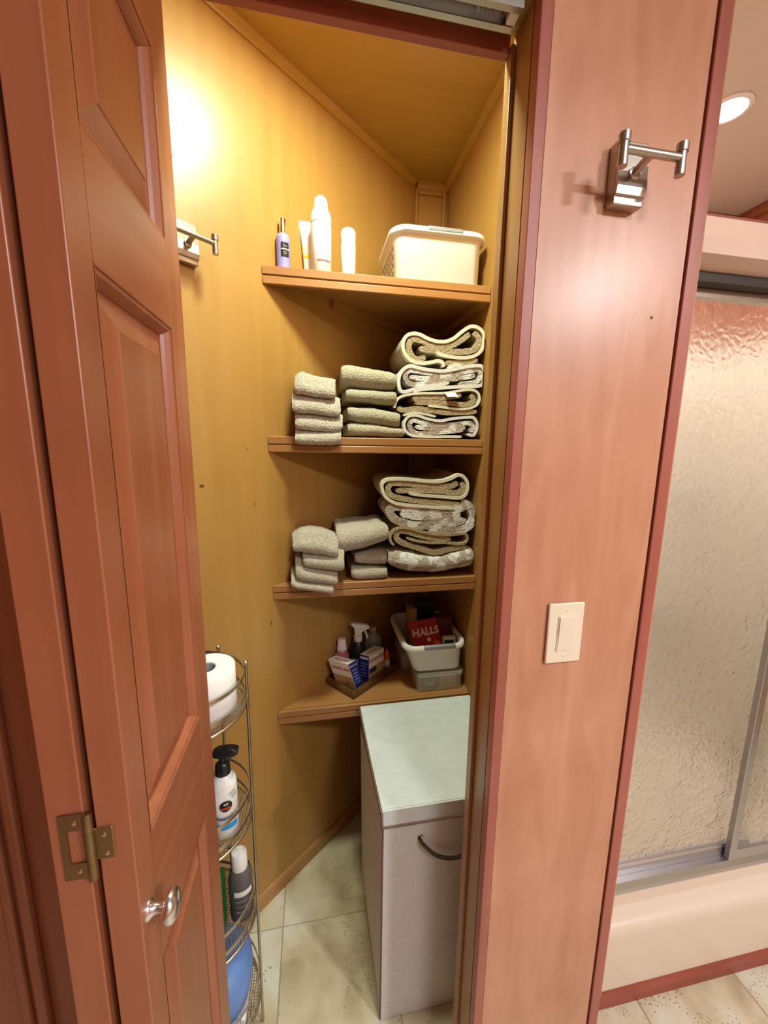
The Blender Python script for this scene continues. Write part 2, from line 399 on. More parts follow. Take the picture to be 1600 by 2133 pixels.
BATH = {'A': [('o',[(0.3874,1.7382),(0.3857,1.7503),(0.3709,1.7551),(0.3518,1.7508),(0.3256,1.7462),(0.2994,1.7482),(0.2802,1.7582),(0.2658,1.7769),(0.263,1.7982),(0.2718,1.818),(0.2902,1.8266),(0.3113,1.8257),(0.3352,1.8164),(0.3641,1.8095),(0.3929,1.8111),(0.419,1.8225),(0.4449,1.8437),(0.4662,1.857),(0.4859,1.8572),(0.5038,1.8474),(0.5137,1.8282),(0.5113,1.8058),(0.5,1.7851),(0.4732,1.7714),(0.4363,1.7673),(0.4044,1.769),(0.3799,1.7732),(0.3652,1.779)]),('i',[(0.3124,1.7881),(0.3506,1.7848),(0.3989,1.7841),(0.4477,1.7856),(0.482,1.7931),(0.4961,1.8094),(0.4949,1.8292),(0.4794,1.8415)]),('i',[(0.3322,1.763),(0.3039,1.7572),(0.287,1.7715),(0.2806,1.7928),(0.2883,1.8104),(0.3117,1.8118),(0.3404,1.8027),(0.3741,1.7976),(0.4103,1.8012),(0.4412,1.8184),(0.4672,1.8385)]),('i',[(0.3954,1.7508),(0.4493,1.7546),(0.4961,1.7648)])],'B': [('o',[(0.2969,1.664),(0.3255,1.6718),(0.4032,1.6805),(0.5029,1.689),(0.5187,1.7022),(0.5213,1.7229),(0.5125,1.743),(0.4971,1.7479),(0.4623,1.7429),(0.4255,1.7344),(0.389,1.7271),(0.3526,1.7277),(0.3165,1.7315),(0.2855,1.7366),(0.2646,1.7247),(0.2533,1.7044),(0.2525,1.6823),(0.2588,1.6659),(0.273,1.6631),(0.3015,1.672),(0.3349,1.68),(0.3736,1.6861),(0.4076,1.6942)]),('o',[(0.4009,1.7355),(0.425,1.7456),(0.4448,1.7454)]),('i',[(0.3977,1.6949),(0.3539,1.692),(0.3059,1.6856),(0.2843,1.6892),(0.2734,1.7009),(0.2753,1.7175),(0.2905,1.7259),(0.3287,1.7221),(0.3772,1.7172),(0.4261,1.7221),(0.4753,1.7322),(0.4977,1.7366),(0.5072,1.7246),(0.5044,1.7085),(0.4872,1.6986),(0.4399,1.6921)]),('i',[(0.2839,1.7057),(0.3293,1.7033),(0.4022,1.7053),(0.4638,1.7136),(0.4911,1.7193)])],'C': [('o',[(0.2408,1.615),(0.2452,1.6331),(0.2591,1.6481),(0.2923,1.6571),(0.3307,1.6608),(0.3671,1.6621),(0.4039,1.6646),(0.4408,1.6721),(0.4783,1.6765),(0.5002,1.6693),(0.5078,1.6487),(0.4986,1.6309),(0.4686,1.6195),(0.4309,1.6184),(0.3809,1.6227),(0.344,1.6249)]),('i',[(0.3049,1.6328),(0.3558,1.6356),(0.4176,1.6342),(0.468,1.6323),(0.4901,1.6458),(0.4791,1.6616)]),('i',[(0.2975,1.6416),(0.3117,1.6488),(0.3553,1.6515),(0.4044,1.6521),(0.4489,1.6605)]),('i',[(0.2503,1.6153),(0.2719,1.6103),(0.3078,1.6159),(0.3567,1.6111),(0.4189,1.6065),(0.5022,1.6123)]),('o',[(0.2674,1.5942),(0.2985,1.6031),(0.3326,1.6006),(0.3696,1.5935)])],'D': [('o',[(0.4551,1.5345),(0.4094,1.5344),(0.3594,1.5328),(0.3101,1.5342),(0.2905,1.5385),(0.2744,1.5521),(0.2715,1.5727),(0.2843,1.5913),(0.3084,1.5954),(0.3453,1.586),(0.3825,1.5811),(0.4073,1.5852),(0.4322,1.5901),(0.47,1.5939),(0.4917,1.5933),(0.5042,1.5758),(0.5028,1.5544),(0.4933,1.5399),(0.4751,1.5432)]),('i',[(0.4592,1.5547),(0.3838,1.5473),(0.3246,1.5415),(0.3,1.548),(0.2886,1.5662),(0.2991,1.5814),(0.3285,1.5752),(0.378,1.5682),(0.433,1.5718),(0.4785,1.5776),(0.492,1.5637),(0.4824,1.5516)]),('i',[(0.3069,1.562),(0.3585,1.5585),(0.4335,1.5601),(0.4664,1.5632)])],'E': [('o',[(0.2914,1.36),(0.318,1.3546),(0.3668,1.3499),(0.4164,1.3459),(0.4541,1.3431),(0.4739,1.3501),(0.4826,1.3681),(0.4813,1.3921),(0.4683,1.4107),(0.4506,1.4163),(0.4287,1.406),(0.4019,1.3975),(0.3652,1.3952),(0.3167,1.4),(0.269,1.4038),(0.2337,1.4038),(0.2133,1.397),(0.2055,1.3837),(0.2105,1.3629),(0.2229,1.3443),(0.2468,1.33),(0.2827,1.3224),(0.3435,1.3173),(0.3929,1.3125),(0.443,1.3101)]),('i',[(0.4653,1.32),(0.3923,1.3277),(0.3186,1.335),(0.2584,1.3451),(0.2333,1.3558),(0.226,1.3721),(0.2328,1.3882),(0.2575,1.3904),(0.3171,1.3856),(0.3779,1.3818),(0.4273,1.3804),(0.4492,1.3922)]),('i',[(0.2508,1.3673),(0.3176,1.368),(0.3909,1.3652),(0.4508,1.3588),(0.4703,1.3706),(0.4642,1.3921)])],'F': [('i',[(0.4649,1.3273),(0.4881,1.3197),(0.506,1.2974),(0.5082,1.2702),(0.4969,1.2507),(0.4667,1.2377),(0.4084,1.2355),(0.3583,1.2405)]),('i',[(0.4781,1.3174),(0.4557,1.308),(0.3932,1.3053),(0.3193,1.31),(0.2637,1.318),(0.2352,1.3113),(0.2343,1.2972),(0.2477,1.2791),(0.2768,1.2654),(0.3159,1.2561),(0.3577,1.2563),(0.42,1.261),(0.4652,1.2687),(0.4725,1.2771)]),('i',[(0.2665,1.299),(0.3053,1.2888),(0.3494,1.2844),(0.4064,1.2857),(0.4644,1.2859)])],'G': [('o',[(0.2876,1.2168),(0.3223,1.2055),(0.3722,1.1983),(0.4099,1.1983),(0.4612,1.1925),(0.4855,1.1972),(0.4906,1.2134),(0.4801,1.2257),(0.4343,1.223),(0.3837,1.2263),(0.3337,1.2362),(0.2966,1.2481),(0.2675,1.2507),(0.2484,1.244),(0.2354,1.228),(0.2358,1.2086),(0.2468,1.1949)]),('i',[(0.4862,1.1834),(0.4363,1.1762),(0.3859,1.1655),(0.348,1.1755),(0.298,1.192),(0.2672,1.2052),(0.2549,1.2177),(0.257,1.2346),(0.2774,1.2401),(0.3217,1.2268),(0.3716,1.2144),(0.4348,1.21)])]}
PADS = {'w1': [(-0.0478,1.6312,1.6719),(-0.0288,1.6297,1.681),(-0.0098,1.6282,1.6751),(0.0092,1.6267,1.6698),(0.0283,1.6244,1.6681),(0.0473,1.622,1.6663),(0.0663,1.6198,1.6646)],'w2': [(-0.0539,1.5836,1.6246),(-0.0318,1.5819,1.6242),(-0.0098,1.5801,1.6238),(0.0123,1.5785,1.623),(0.0343,1.5773,1.6192),(0.0564,1.5761,1.6155),(0.0784,1.575,1.6117)],'w3': [(-0.0496,1.5378,1.575),(-0.0275,1.5361,1.5749),(-0.0055,1.5344,1.5747),(0.0166,1.5337,1.5746),(0.0386,1.5346,1.5731),(0.0607,1.5355,1.5713),(0.0827,1.5427,1.5695)],'w4': [(-0.0473,1.5046,1.5342),(-0.0261,1.5022,1.5338),(-0.005,1.4998,1.5334),(0.0162,1.4988,1.5339),(0.0373,1.4979,1.5359),(0.0585,1.4982,1.538),(0.0796,1.5042,1.54)],'h1': [(0.0854,1.6693,1.7325),(0.112,1.668,1.7327),(0.1385,1.6666,1.7314),(0.165,1.6662,1.729),(0.1915,1.6666,1.7259),(0.218,1.667,1.7228),(0.2445,1.6674,1.7197)],'h2': [(0.095,1.6313,1.6651),(0.1202,1.63,1.665),(0.1454,1.6287,1.6648),(0.1705,1.6271,1.6647),(0.1957,1.6254,1.6645),(0.2209,1.6238,1.6643),(0.246,1.6223,1.6641)],'h3': [(0.1008,1.5787,1.6179),(0.127,1.5736,1.6171),(0.1531,1.5685,1.6162),(0.1793,1.5641,1.6147),(0.2054,1.5621,1.6112),(0.2316,1.56,1.6077),(0.2578,1.5581,1.6042)],'h4': [(0.0995,1.5293,1.5693),(0.128,1.5292,1.5679),(0.1565,1.5291,1.5665),(0.185,1.529,1.5644),(0.2134,1.5295,1.5613),(0.2419,1.5305,1.5581),(0.2703,1.5315,1.5549)],'v1': [(-0.0638,1.1961,1.2198),(-0.0414,1.1895,1.2327),(-0.0191,1.1842,1.2349),(0.0033,1.1792,1.2335),(0.0257,1.1755,1.2313),(0.0481,1.1728,1.2202),(0.0704,1.1705,1.2091)],'v2': [(-0.0346,1.1471,1.1819),(-0.0143,1.1425,1.1794),(0.006,1.1377,1.1768),(0.0264,1.1337,1.1758),(0.0467,1.13,1.1756),(0.067,1.1263,1.1754),(0.0873,1.1228,1.1752)],'v3': [(-0.0565,1.106,1.1524),(-0.0362,1.1013,1.1451),(-0.0158,1.0965,1.1391),(0.0045,1.0932,1.1341),(0.0249,1.0906,1.129),(0.0452,1.0879,1.1238),(0.0656,1.0855,1.1185)],'v4': [(-0.0703,1.0888,1.1109),(-0.0494,1.0839,1.1024),(-0.0284,1.0789,1.0989),(-0.0074,1.074,1.0954),(0.0135,1.0694,1.0918),(0.0345,1.0648,1.0883),(0.0554,1.0608,1.0848)],'k1': [(0.0655,1.1784,1.2577),(0.0925,1.1763,1.2558),(0.1194,1.1786,1.2608),(0.1464,1.1834,1.262),(0.1733,1.1921,1.2627),(0.2002,1.2008,1.2699),(0.2272,1.2097,1.2622)],'k2': [(0.1217,1.1386,1.1667),(0.1389,1.1354,1.1693),(0.1562,1.1321,1.172),(0.1735,1.1292,1.1744),(0.1908,1.1277,1.176),(0.2081,1.1262,1.1776),(0.2254,1.1247,1.1792)],'k3': [(0.1132,1.0889,1.1265),(0.1325,1.0818,1.1265),(0.1517,1.0812,1.1264),(0.1709,1.0819,1.1263),(0.1902,1.0825,1.1246),(0.2094,1.084,1.123),(0.2286,1.0856,1.1214)],'H': [(0.227,1.1301,1.1749),(0.2649,1.1106,1.1775),(0.3027,1.0998,1.1713),(0.3406,1.0968,1.1624),(0.3785,1.0942,1.1575),(0.4164,1.0972,1.1616),(0.4543,1.1002,1.1687),(0.4921,1.1061,1.1824),(0.53,1.1174,1.1718)]}

# ------------------------------------------------------------------ the setting
DW = Vector((.769, .639, 0)).normalized(); NW = Vector((.639, -.769, 0)).normalized()   # closet left wall: direction, normal
def wy(x): return 1.259+.831*x                                                            # y of that wall at x
YF = .589; ZC = 2.475
def struct(o): o['kind'] = 'structure'; return o

# floor with tiles
fl = struct(box('floor', -1.25, 2.3, -2.3, 1.75, -.06, -.002, 'grout'))
TS = .325; gap = .003
tm = None
for i in range(-4, 8):
    for j in range(-11, 3):
        x0 = -.118+TS*i; y0 = 1.032+TS*j
        if x0 < -1.2 or x0+TS > 2.25 or y0 < -2.25 or y0+TS > 1.72: continue
        if tm is None:
            t = mk('tile', boxv(gap/2, TS-gap/2, gap/2, TS-gap/2, -.006, 0), BF, 'tile', fl, bevel=.0012, seg=1); tm = t
        else:
            t = tm.copy(); COL.objects.link(t); t.parent = fl
        t.location = (x0, y0, 0)

struct(box('ceiling', -1.25, 2.3, -2.3, 1.75, 2.49, 2.55, 'cream'))
cc = struct(prism('ceiling_closet', [(-.74, .655), (.54, .655), (.54, 1.62), (.38, 1.62)], ZC, 2.489, 'honeyx'))
# bathroom shell behind and beside the camera
struct(box('wall_rear', -1.25, 2.3, -2.3, -2.24, 0, 2.49, 'wallroom'))
struct(box('wall_bath_left', -1.25, -1.1905, -2.24, .70, 0, 2.49, 'door'))
struct(box('wall_bath_right', 2.24, 2.3, -2.24, .62, 0, 2.49, 'wallroom'))
# closet walls
def wallpt(x, off=0): p = Vector((x, wy(x), 0))+NW*off; return (p.x, p.y)
wl = struct(prism('wall_left', [wallpt(-.66), wallpt(.40), wallpt(.40, -.03), wallpt(-.66, -.03)], 0, 2.489, 'honey'))
struct(box('wall_right', .522, .545, .655, 1.60, 0, 2.489, 'honey'))
struct(box('wall_back', .375, .53, 1.592, 1.62, 0, 2.489, 'honey'))
# front partition around the opening
wf = struct(box('wall_front', .336, .596, YF, .612, 0, 2.489, 'cherry'))
struct(box('wall_front_core', .336, .598, .613, .654, 0, 2.489, 'honey'))
struct(box('wall_front_left', -.33, -.262, YF, .654, 0, 2.489, 'door'))
struct(prism('wall_dark_recess', [(-.33, .6545), (-.30, .6545), (-.30, .70), (-1.19, .70), (-1.19, .68), (-.33, .68)], 0, 2.489, 'door'))  # added recess, wall stepped back so this side stays dark
struct(box('wall_front_above', -.262, .336, .592, .654, 2.132, 2.489, 'door'))
# trims of the opening
struct(box('trim_1', .3165, .3355, YF-.001, .608, 0, 2.489, 'red', bevel=.0015))                  # front edge of the jamb
j1 = struct(box('trim_2', .316, .3355, .609, .664, 0, 2.132, 'jamb'))                             # right jamb
box('stop', .309, .3158, .657, .678, 0, 2.11, 'jamb', j1, bevel=.001)
struct(box('trim_3', .599, .621, YF-.004, .66, 0, 2.489, 'red', bevel=.0015))                    # right edge strip
j2 = struct(box('trim_4', -.2615, -.2555, YF-.001, .664, 0, 2.132, 'red'))                         # left jamb
box('stop', -.2553, -.2485, .657, .678, 0, 2.11, 'honey', j2, bevel=.001)
hd = struct(box('trim_5', -.2553, .3158, .592, .664, 2.124, 2.132, 'honeyx'))                      # head jamb
box('stop', -.2483, .3088, .662, .676, 2.100, 2.1238, 'redx', hd, bevel=.001)
# mouldings on the wall left of the opening
for k, (a, b, d) in enumerate(((-.528, -.508, .016), (-.556, -.538, .012))):
    struct(box('trim_%d' % (6+k), a, b, .68-d, .6795, 0, 2.489, 'door', bevel=.006, seg=3))
# cove mouldings under the closet ceiling
cove = [(0, -.022), (.005, -.022), (.007, -.016), (.013, -.009), (.019, -.006), (.019, 0), (0, 0)]
covez = [(a, ZC+z) for a, z in cove]
struct(sweepx('trim_8', covez, wallpt(-.64), wallpt(.383), NW, 'honeyx'))
struct(sweepx('trim_9', covez, (.522, .68), (.522, 1.591), (-1, 0), 'honeyy'))
struct(sweepx('trim_10', covez, (.40, 1.592), (.522, 1.592), (0, -1), 'honeyx'))
struct(box('trim_11', .392, .404, 1.578, 1.5915, 0, 2.454, 'honey', bevel=.003))
struct(box('trim_12', .4985, .512, 1.578, 1.5915, 0, 2.454, 'honey', bevel=.003))
struct(box('trim_13', .4045, .498, 1.580, 1.5915, 2.438, 2.452, 'honeyx', bevel=.003))
# skirting along the closet's left wall
struct(sweepx('baseboard_left', [(0, 0), (.011, 0), (.011, .040), (.006, .048), (0, .050)], wallpt(-.64), wallpt(.375), NW, 'board'))

for kx, kz, kw, kh in ((-.2745, 1.398, .012, .007), (-.1625, 1.338, .002, .014), (-.175, 1.490, .0018, .008), (-.133, .968, .003, .018)):
    q = Vector((kx, wy(kx), kz)); patch('knot', planefn(q+NW*.0002, DW, (0, 0, 1), .0003), kw, kh, 'knot', wl, oval=True)
patch('knot', planefn((.547, YF-.0002, 1.714), (1, 0, 0), (0, 0, 1), .0003), .005, .005, 'knot', wf, oval=True)
# ------------------------------------------------------------------ bifold door
dr = thing('door_1', 'cherry wood bifold closet door folded open at the left of the opening', None, (-.2155, .50, .012), kind='structure')
ZT = 2.092; OPEN = [(1.755, 1.964), (1.082, 1.651), (.16, .912)]
def leaf(xa, xb, face):
    """leaf between planes xa<xb; panels on both faces"""
    lf = mk('door_leaf', boxv(xa, xb, .360, .397, .012, ZT), BF, 'door', dr, bevel=.0015, seg=2)
    mk('stile', boxv(xa, xb, .585, .637, .012, ZT), BF, 'door', lf, bevel=.0015, seg=2)
    zs = [.012]+[z for a, b in sorted(OPEN) for z in (a, b)]+[ZT]
    for i in range(0, len(zs), 2):
        mk('rail', boxv(xa+.0002, xb-.0002, .3972, .5848, zs[i], zs[i+1]), BF, 'doorh', lf)
    for a, b in OPEN:
        for s, xf in ((1, xb), (-1, xa)):
            def ring(m, d): return [(xf-s*d, .397+m, a+m), (xf-s*d, .585-m, a+m), (xf-s*d, .585-m, b-m), (xf-s*d, .397+m, b-m)]
            vs, fs = loft([ring(0, 0), ring(.0015, .0002), ring(.0015, .0016), ring(.006, .0026), ring(.010, .0075), ring(.0125, .0115), ring(.0125, .013)], False, False)
            mk('sticking', vs, fs, 'door', lf, recalc=True)
            vs, fs = loft([ring(.0125, .0128), ring(.0165, .0125), ring(.042, .0045), ring(.0435, .0032)], False, True)
            mk('raised_panel', vs, fs, 'door', lf)
    return lf
leaf(-.2110, -.1800, 1)
leaf(-.2510, -.2195, -1)
# hinge
def hinge(zc):
    h = lathe('hinge', [(.0038, -.036), (.0042, -.035), (.0042, -.0175), (.0036, -.0172), (.0036, -.0168), (.0042, -.0165), (.0042, .0165), (.0036, .0168), (.0036, .0172), (.0042, .0175), (.0042, .035), (.0034, .037)], (-.2152, .3565, zc), 'brass', dr, seg=16)
    y0, y1 = .3578, .3597
    vs, fs = cat([(boxv(-.2405, -.2345, y0, y1, zc-.036, zc+.036), BF), (boxv(-.2345, -.2185, y0, y1, zc+.0185, zc+.036), BF), (boxv(-.2345, -.2185, y0, y1, zc-.036, zc-.0185), BF)])
    mk('outer_leaf', vs, fs, 'brass', h)
    box('inner_leaf', -.2125, -.1955, y0, y1, zc-.0175, zc+.0175, 'brass', h, bevel=.0008, seg=1)
    for sx, sz in ((-.2275, .027), (-.2275, -.027), (-.2035, .010), (-.2025, -.011)):
        lathe('screw', [(.0026, 0), (.0024, .0006), (.0012, .001), (0, .0011)], (sx, y0, zc+sz), 'screw', h, axis=(0, -1, 0), seg=12)
for zc in (1.120, 1.83, .30): hinge(zc)
kb = lathe('knob', [(.0100, 0), (.0100, .0012), (.008, .003), (.0055, .006), (.0048, .011), (.006, .0145), (.0125, .017), (.0155, .0195), (.0165, .0225), (.0145, .0265), (.009, .0295), (0, .0305)], (-.180, .376, 1.011), 'chrome', dr, axis=(1, 0, 0), seg=28, sx=1.0, sy=1.04)
# sliding track in the head
tr = mk('track', *cat([(boxv(-.25, .300, .606, .608, 2.106, 2.1238), BF), (boxv(-.25, .300, .640, .642, 2.106, 2.1238), BF), (boxv(-.25, .300, .608, .640, 2.122, 2.1238), BF),
     (boxv(-.25, .300, .608, .615, 2.106, 2.1075), BF), (boxv(-.25, .300, .633, .640, 2.106, 2.1075), BF)]), 'alu', dr)
tube('spring', [(.235+.0008*i, .624+.0045*math.cos(i*.9), 2.113+.0045*math.sin(i*.9)) for i in range(62)], .0007, 'wire', tr, seg=5)
box('snubber', .285, .299, .6155, .6325, 2.107, 2.120, 'whitem', tr, bevel=.001)

# ------------------------------------------------------------------ shower beyond the partition
struct(box('wall_shower_left', .746, .756, .76, 1.52, 0, 1.93, 'surround'))
struct(box('wall_shower_stub', .546, .7455, .701, 1.5295, 0, 2.489, 'cherry'))
struct(box('wall_shower_back', .70, 1.83, 1.53, 1.56, 0, 1.95, 'surround'))
struct(box('wall_shower_back_upper', .70, 1.83, 1.54, 1.56, 1.9505, 2.489, 'door'))
struct(box('wall_shower_right', 1.812, 1.84, .62, 1.53, 0, 1.95, 'surround'))
struct(box('wall_shower_right_upper', 1.812, 1.84, .62, 1.54, 1.9505, 2.489, 'door'))
struct(box('trim_14', 1.795, 1.8115, .72, 1.53, 2.45, 2.489, 'doorh'))
pan = thing('shower_pan', 'bone coloured glossy shower pan with rounded front curb', 'shower pan', (1.28, .74, 0))
cv = [(.706, .0), (.706, .215), (.709, .232), (.718, .243), (.732, .248), (.752, .25), (.752, .285), (.80, .287), (.80, .09), (.80, 0)]
def xsweep(name, prof, x0, x1, mat, parent, **k):
    q = len(prof); vs = [(x, y, z) for x in (x0, x1) for y, z in prof]
    fs = [(i, (i+1) % q, q+(i+1) % q, q+i) for i in range(q)]+[tuple(range(q))[::-1], tuple(range(q, 2*q))]
    return mk(name, vs, fs, mat, parent, **k)
xsweep('curb', cv, .747, 1.81, 'pan', pan, smooth=True)
box('basin', .757, 1.81, .801, 1.529, .0, .09, 'pan', pan)
lathe('drain', [(.045, 0), (.045, .003), (.03, .004), (0, .004)], (1.43, 1.15, .0902), 'chrome', pan)
struct(xsweep('trim_15', [(.695, 0), (.7055, 0), (.7055, .042), (.701, .036), (.697, .018)], .622, 1.81, 'redx', None))
sd = thing('shower_door', 'sliding shower door of obscure rippled glass in an aluminium frame', 'shower door', (1.28, .77, .288))
xsweep('bottom_track', [(.752, .2875), (.752, .300), (.757, .318), (.790, .318), (.795, .2875)], .757, 1.811, 'alu', sd)
xsweep('top_track', [(.745, 1.850), (.745, 1.868), (.80, 1.868), (.80, 1.850)], .757, 1.811, 'blackrail', sd)
g1 = box('glass_panel', .765, 1.27, .782, .788, .345, 1.842, 'glass', sd)
xsweep('panel_rail', [(.774, .3185), (.774, .345), (.778, .350), (.792, .350), (.796, .345), (.796, .3185)], .762, 1.27, 'alu', g1)
xsweep('panel_rail', [(.774, 1.832), (.774, 1.849), (.796, 1.849), (.796, 1.832)], .762, 1.27, 'nickel', g1)
g2 = box('glass_panel', 1.20, 1.806, .760, .765, .345, 1.842, 'glass', sd)
box('panel_stile', 1.178, 1.202, .7545, .7705, .3185, 1.849, 'alu', g2, bevel=.002)
xsweep('panel_rail', [(.756, .3185), (.756, .350), (.770, .350), (.770, .3185)], 1.203, 1.806, 'alu', g2)
hb = thing('shower_header', 'glossy blush header band running above the shower door', 'header band', (1.28, .72, 1.87))
xsweep('lower_band', [(.706, 1.879), (.702, 1.8805), (.702, 1.909), (.706, 1.9105), (.80, 1.9105), (.80, 1.869), (.74, 1.869)], .747, 1.811, 'band', hb)
xsweep('upper_band', [(.708, 1.911), (.716, 1.9125), (.706, 1.944), (.706, 1.947), (.80, 1.947), (.80, 1.911)], .747, 1.811, 'band', hb)
box('cap_rail', .747, 1.811, .716, .79, 1.9472, 1.958, 'redx', hb)
vv = thing('reflection_disc', 'round chrome shower valve on the back wall, added to stand for a reflection in the glass', 'disc', (1.715, 1.529, 1.29))  # disc and arm added to imitate a round reflection
lathe('disc_plate', [(.085, 0), (.085, .004), (.06, .014), (.02, .02), (.02, .05), (0, .052)], (1.715, 1.5298, 1.29), 'chrome', vv, axis=(0, -1, 0))
tube('disc_arm', [(1.715, 1.483, 1.29), (1.715, 1.475, 1.27), (1.715, 1.470, 1.22)], .008, 'chrome', vv)
gb = thing('grab_bar', 'grey horizontal bar low on the shower walls, seen through glass', 'grab bar', (1.5, 1.50, .70))
tube('bar', [(.95, 1.485, .705), (1.77, 1.485, .705)], .016, 'alu', gb, seg=12)
for x in (.98, 1.74): tube('bracket', [(x, 1.4868, .705), (x, 1.5298, .705)], .009, 'alu', gb)

# ------------------------------------------------------------------ lamps
def puck(name, x, y, z, label, watts, col, size=.11):
    t = thing(name, label, 'ceiling light', (x, y, z))
    k = size/.112
    lathe('trim_ring', [(.072*k, 0), (.072*k, -.004), (.062*k, -.008), (.056*k, -.006), (.056*k, 0)], (x, y, z-.0002), 'white', t, seg=40)
    lathe('lens', [(.0555*k, -.001), (.0555*k, -.005), (.03*k, -.0062), (0, -.0065)], (x, y, z), 'lamp', t, seg=32)
    l = bpy.data.lights.new(name+'_light', 'AREA'); l.shape = 'DISK'; l.size = size; l.energy = watts; l.color = col
    lo = bpy.data.objects.new(name+'_glow', l); COL.objects.link(lo); lo.parent = t; lo.location = (0, 0, -.012)
    return t
puck('recessed_light', 1.213, 1.117, 2.49, 'round recessed ceiling light glowing white above the shower', SHOWER_W, (1, .98, .93), .09)
puck('recessed_light', 1.70, -1.15, 2.49, 'recessed bathroom ceiling light out of view behind the camera', BATH_W, (.95, .98, 1), .24)
puck('recessed_light', .63, -.70, 2.49, 'recessed bathroom ceiling light just behind the camera', BATH2_W, (.95, .98, 1), .36)
puck('closet_light', .13, .80, ZC, 'recessed closet ceiling light hidden behind the door header', CLOSET_W, (.86, 1, .76), .16)

# ------------------------------------------------------------------ corner shelves
XL = (1.153-1.259)/.831
SHELF = [1.968, 1.526, 1.084, .662]
for k, (zt, nm) in enumerate(zip(SHELF, ('topmost corner shelf of honey wood, holding spray cans and a white basket',
        'second corner shelf from the top, honey wood, holding neat folded towels',
        'third corner shelf from the top, honey wood, holding loosely folded towels',
        'lowest corner shelf of honey wood, holding a tray and plastic bins'))):
    t = thing('corner_shelf', nm, 'shelf', (.2, 1.3, zt-.045), group='corner shelves in the closet')
    xa = XL+.0008
    prism('board', [(xa+.012/.831, 1.165), (.5212, 1.165), (.5212, 1.5765), (.383, 1.5765)], zt-.022, zt, 'board', t)
    sl = lambda z0, z1, y0, n: mk(n, [(xa+(y0-1.153)/.831+.0005, y0, z0), (.5212, y0, z0), (.5212, 1.1645, z0), (xa+.012/.831, 1.1645, z0),
         (xa+(y0-1.153)/.831+.0005, y0, z1), (.5212, y0, z1), (.5212, 1.1645, z1), (xa+.012/.831, 1.1645, z1)], BF, 'shelfedge', t, bevel=.0025, seg=2)
    sl(zt-.022, zt+.0005, 1.153, 'front_edge')
    sl(zt-.045, zt-.0235, 1.1535, 'lower_edge')
    c = Vector((.06, wy(.06), 0)); 
    obox('cleat', c+NW*.0006+Vector((0, 0, zt-.045)), DW*.36, NW*.016, (0, 0, .0225), 'board', t)
    box('cleat', .505, .5212, 1.17, 1.56, zt-.045, zt-.0225, 'honeyy', t)

# ------------------------------------------------------------------ robe hooks (local: x along the wall, y out of it, z up)
def robe_hook(label, o, u, n):
    o, u, n = Vector(o), Vector(u).normalized(), Vector(n).normalized(); Z = Vector((0, 0, 1))
    t = thing('robe_hook', label, 'hook', o+n*.001, group='brushed nickel double robe hooks')
    P = lambda x, y, z: o+u*x+n*y+Z*z
    def bx(name, x0, x1, y0, y1, z0, z1, b, par=t): return obox(name, P(x0, y0, z0), u*(x1-x0), n*(y1-y0), Z*(z1-z0), 'nickel', par, bevel=b)
    bp = bx('base_plate', -.025, .025, .0008, .018, -.042, .042, .0015)
    prof = [(-.032, .018), (-.030, .0225), (-.020, .0245), (.0, .0225), (.026, .0225), (.029, .018)]
    vs = [P(x, y, z) for x in (-.0245, .0245) for z, y in prof]; q = len(prof)
    mk('raised_plate', vs, [(i, (i+1) % q, q+(i+1) % q, q+i) for i in range(q)]+[tuple(range(q))[::-1], tuple(range(q, 2*q))], 'nickel', bp)
    lathe('collar', [(.0085, 0), (.0085, .004), (.006, .005)], P(0, .0228, -.004), 'nickel', t, axis=n, seg=20)
    tube('arm', [P(0, .024, -.004), P(0, .040, .000), P(0, .056, .002)], .0055, 'nickel', t, seg=14)
    tube('crossbar', [P(-.042, .056, .002), P(.042, .056, .002)], .0055, 'nickel', t, seg=14)
    for s in (-1, 1):
        pst = lathe('post', [(.0066, -.020), (.0066, -.008), (.0062, -.0078), (.0062, .0085), (.0078, .0088), (.0078, .0195), (.007, .020), (0, .020)], P(s*.046, .056, .0), 'nickel', t, seg=20)
robe_hook('brushed nickel double robe hook on the cherry panel above the light switch', (.4665, YF, 1.901), (1, 0, 0), (0, -1, 0))
hl = Vector((-.262, wy(-.262), 0))-DW*.0235
robe_hook('brushed nickel robe hook on the closet wall half hidden by the door', (hl.x, hl.y, 1.943), DW, NW)

# ------------------------------------------------------------------ light switch
sw = thing('light_switch', 'almond rocker light switch on the cherry panel', 'light switch', (.4405, YF-.003, 1.117))
box('cover_plate', .4055, .4755, YF-.0065, YF-.0012, 1.117, 1.2315, 'switch', sw, bevel=.003)
rk = box('rocker_frame', .4240, .4570, YF-.0080, YF-.0066, 1.1405, 1.2080, 'switch', sw, bevel=.0005, seg=1)
mk('rocker', [(.4262, YF-.0082, 1.1425), (.4548, YF-.0082, 1.1425), (.4548, YF-.0098, 1.174), (.4262, YF-.0098, 1.174), (.4262, YF-.0104, 1.206), (.4548, YF-.0104, 1.206), (.4262, YF-.0081, 1.206), (.4548, YF-.0081, 1.206), (.4262, YF-.0081, 1.1425), (.4548, YF-.0081, 1.1425)],
   [(0, 1, 2, 3), (3, 2, 5, 4), (4, 5, 7, 6), (6, 7, 9, 8), (0, 3, 4, 6, 8), (1, 9, 7, 5, 2)], 'switch', rk)
for z in (1.131, 1.2185): lathe('plate_screw', [(.0028, 0), (.0022, .0007), (0, .0009)], (.4405, YF-.0064, z), 'switch', sw, axis=(0, -1, 0), seg=12)

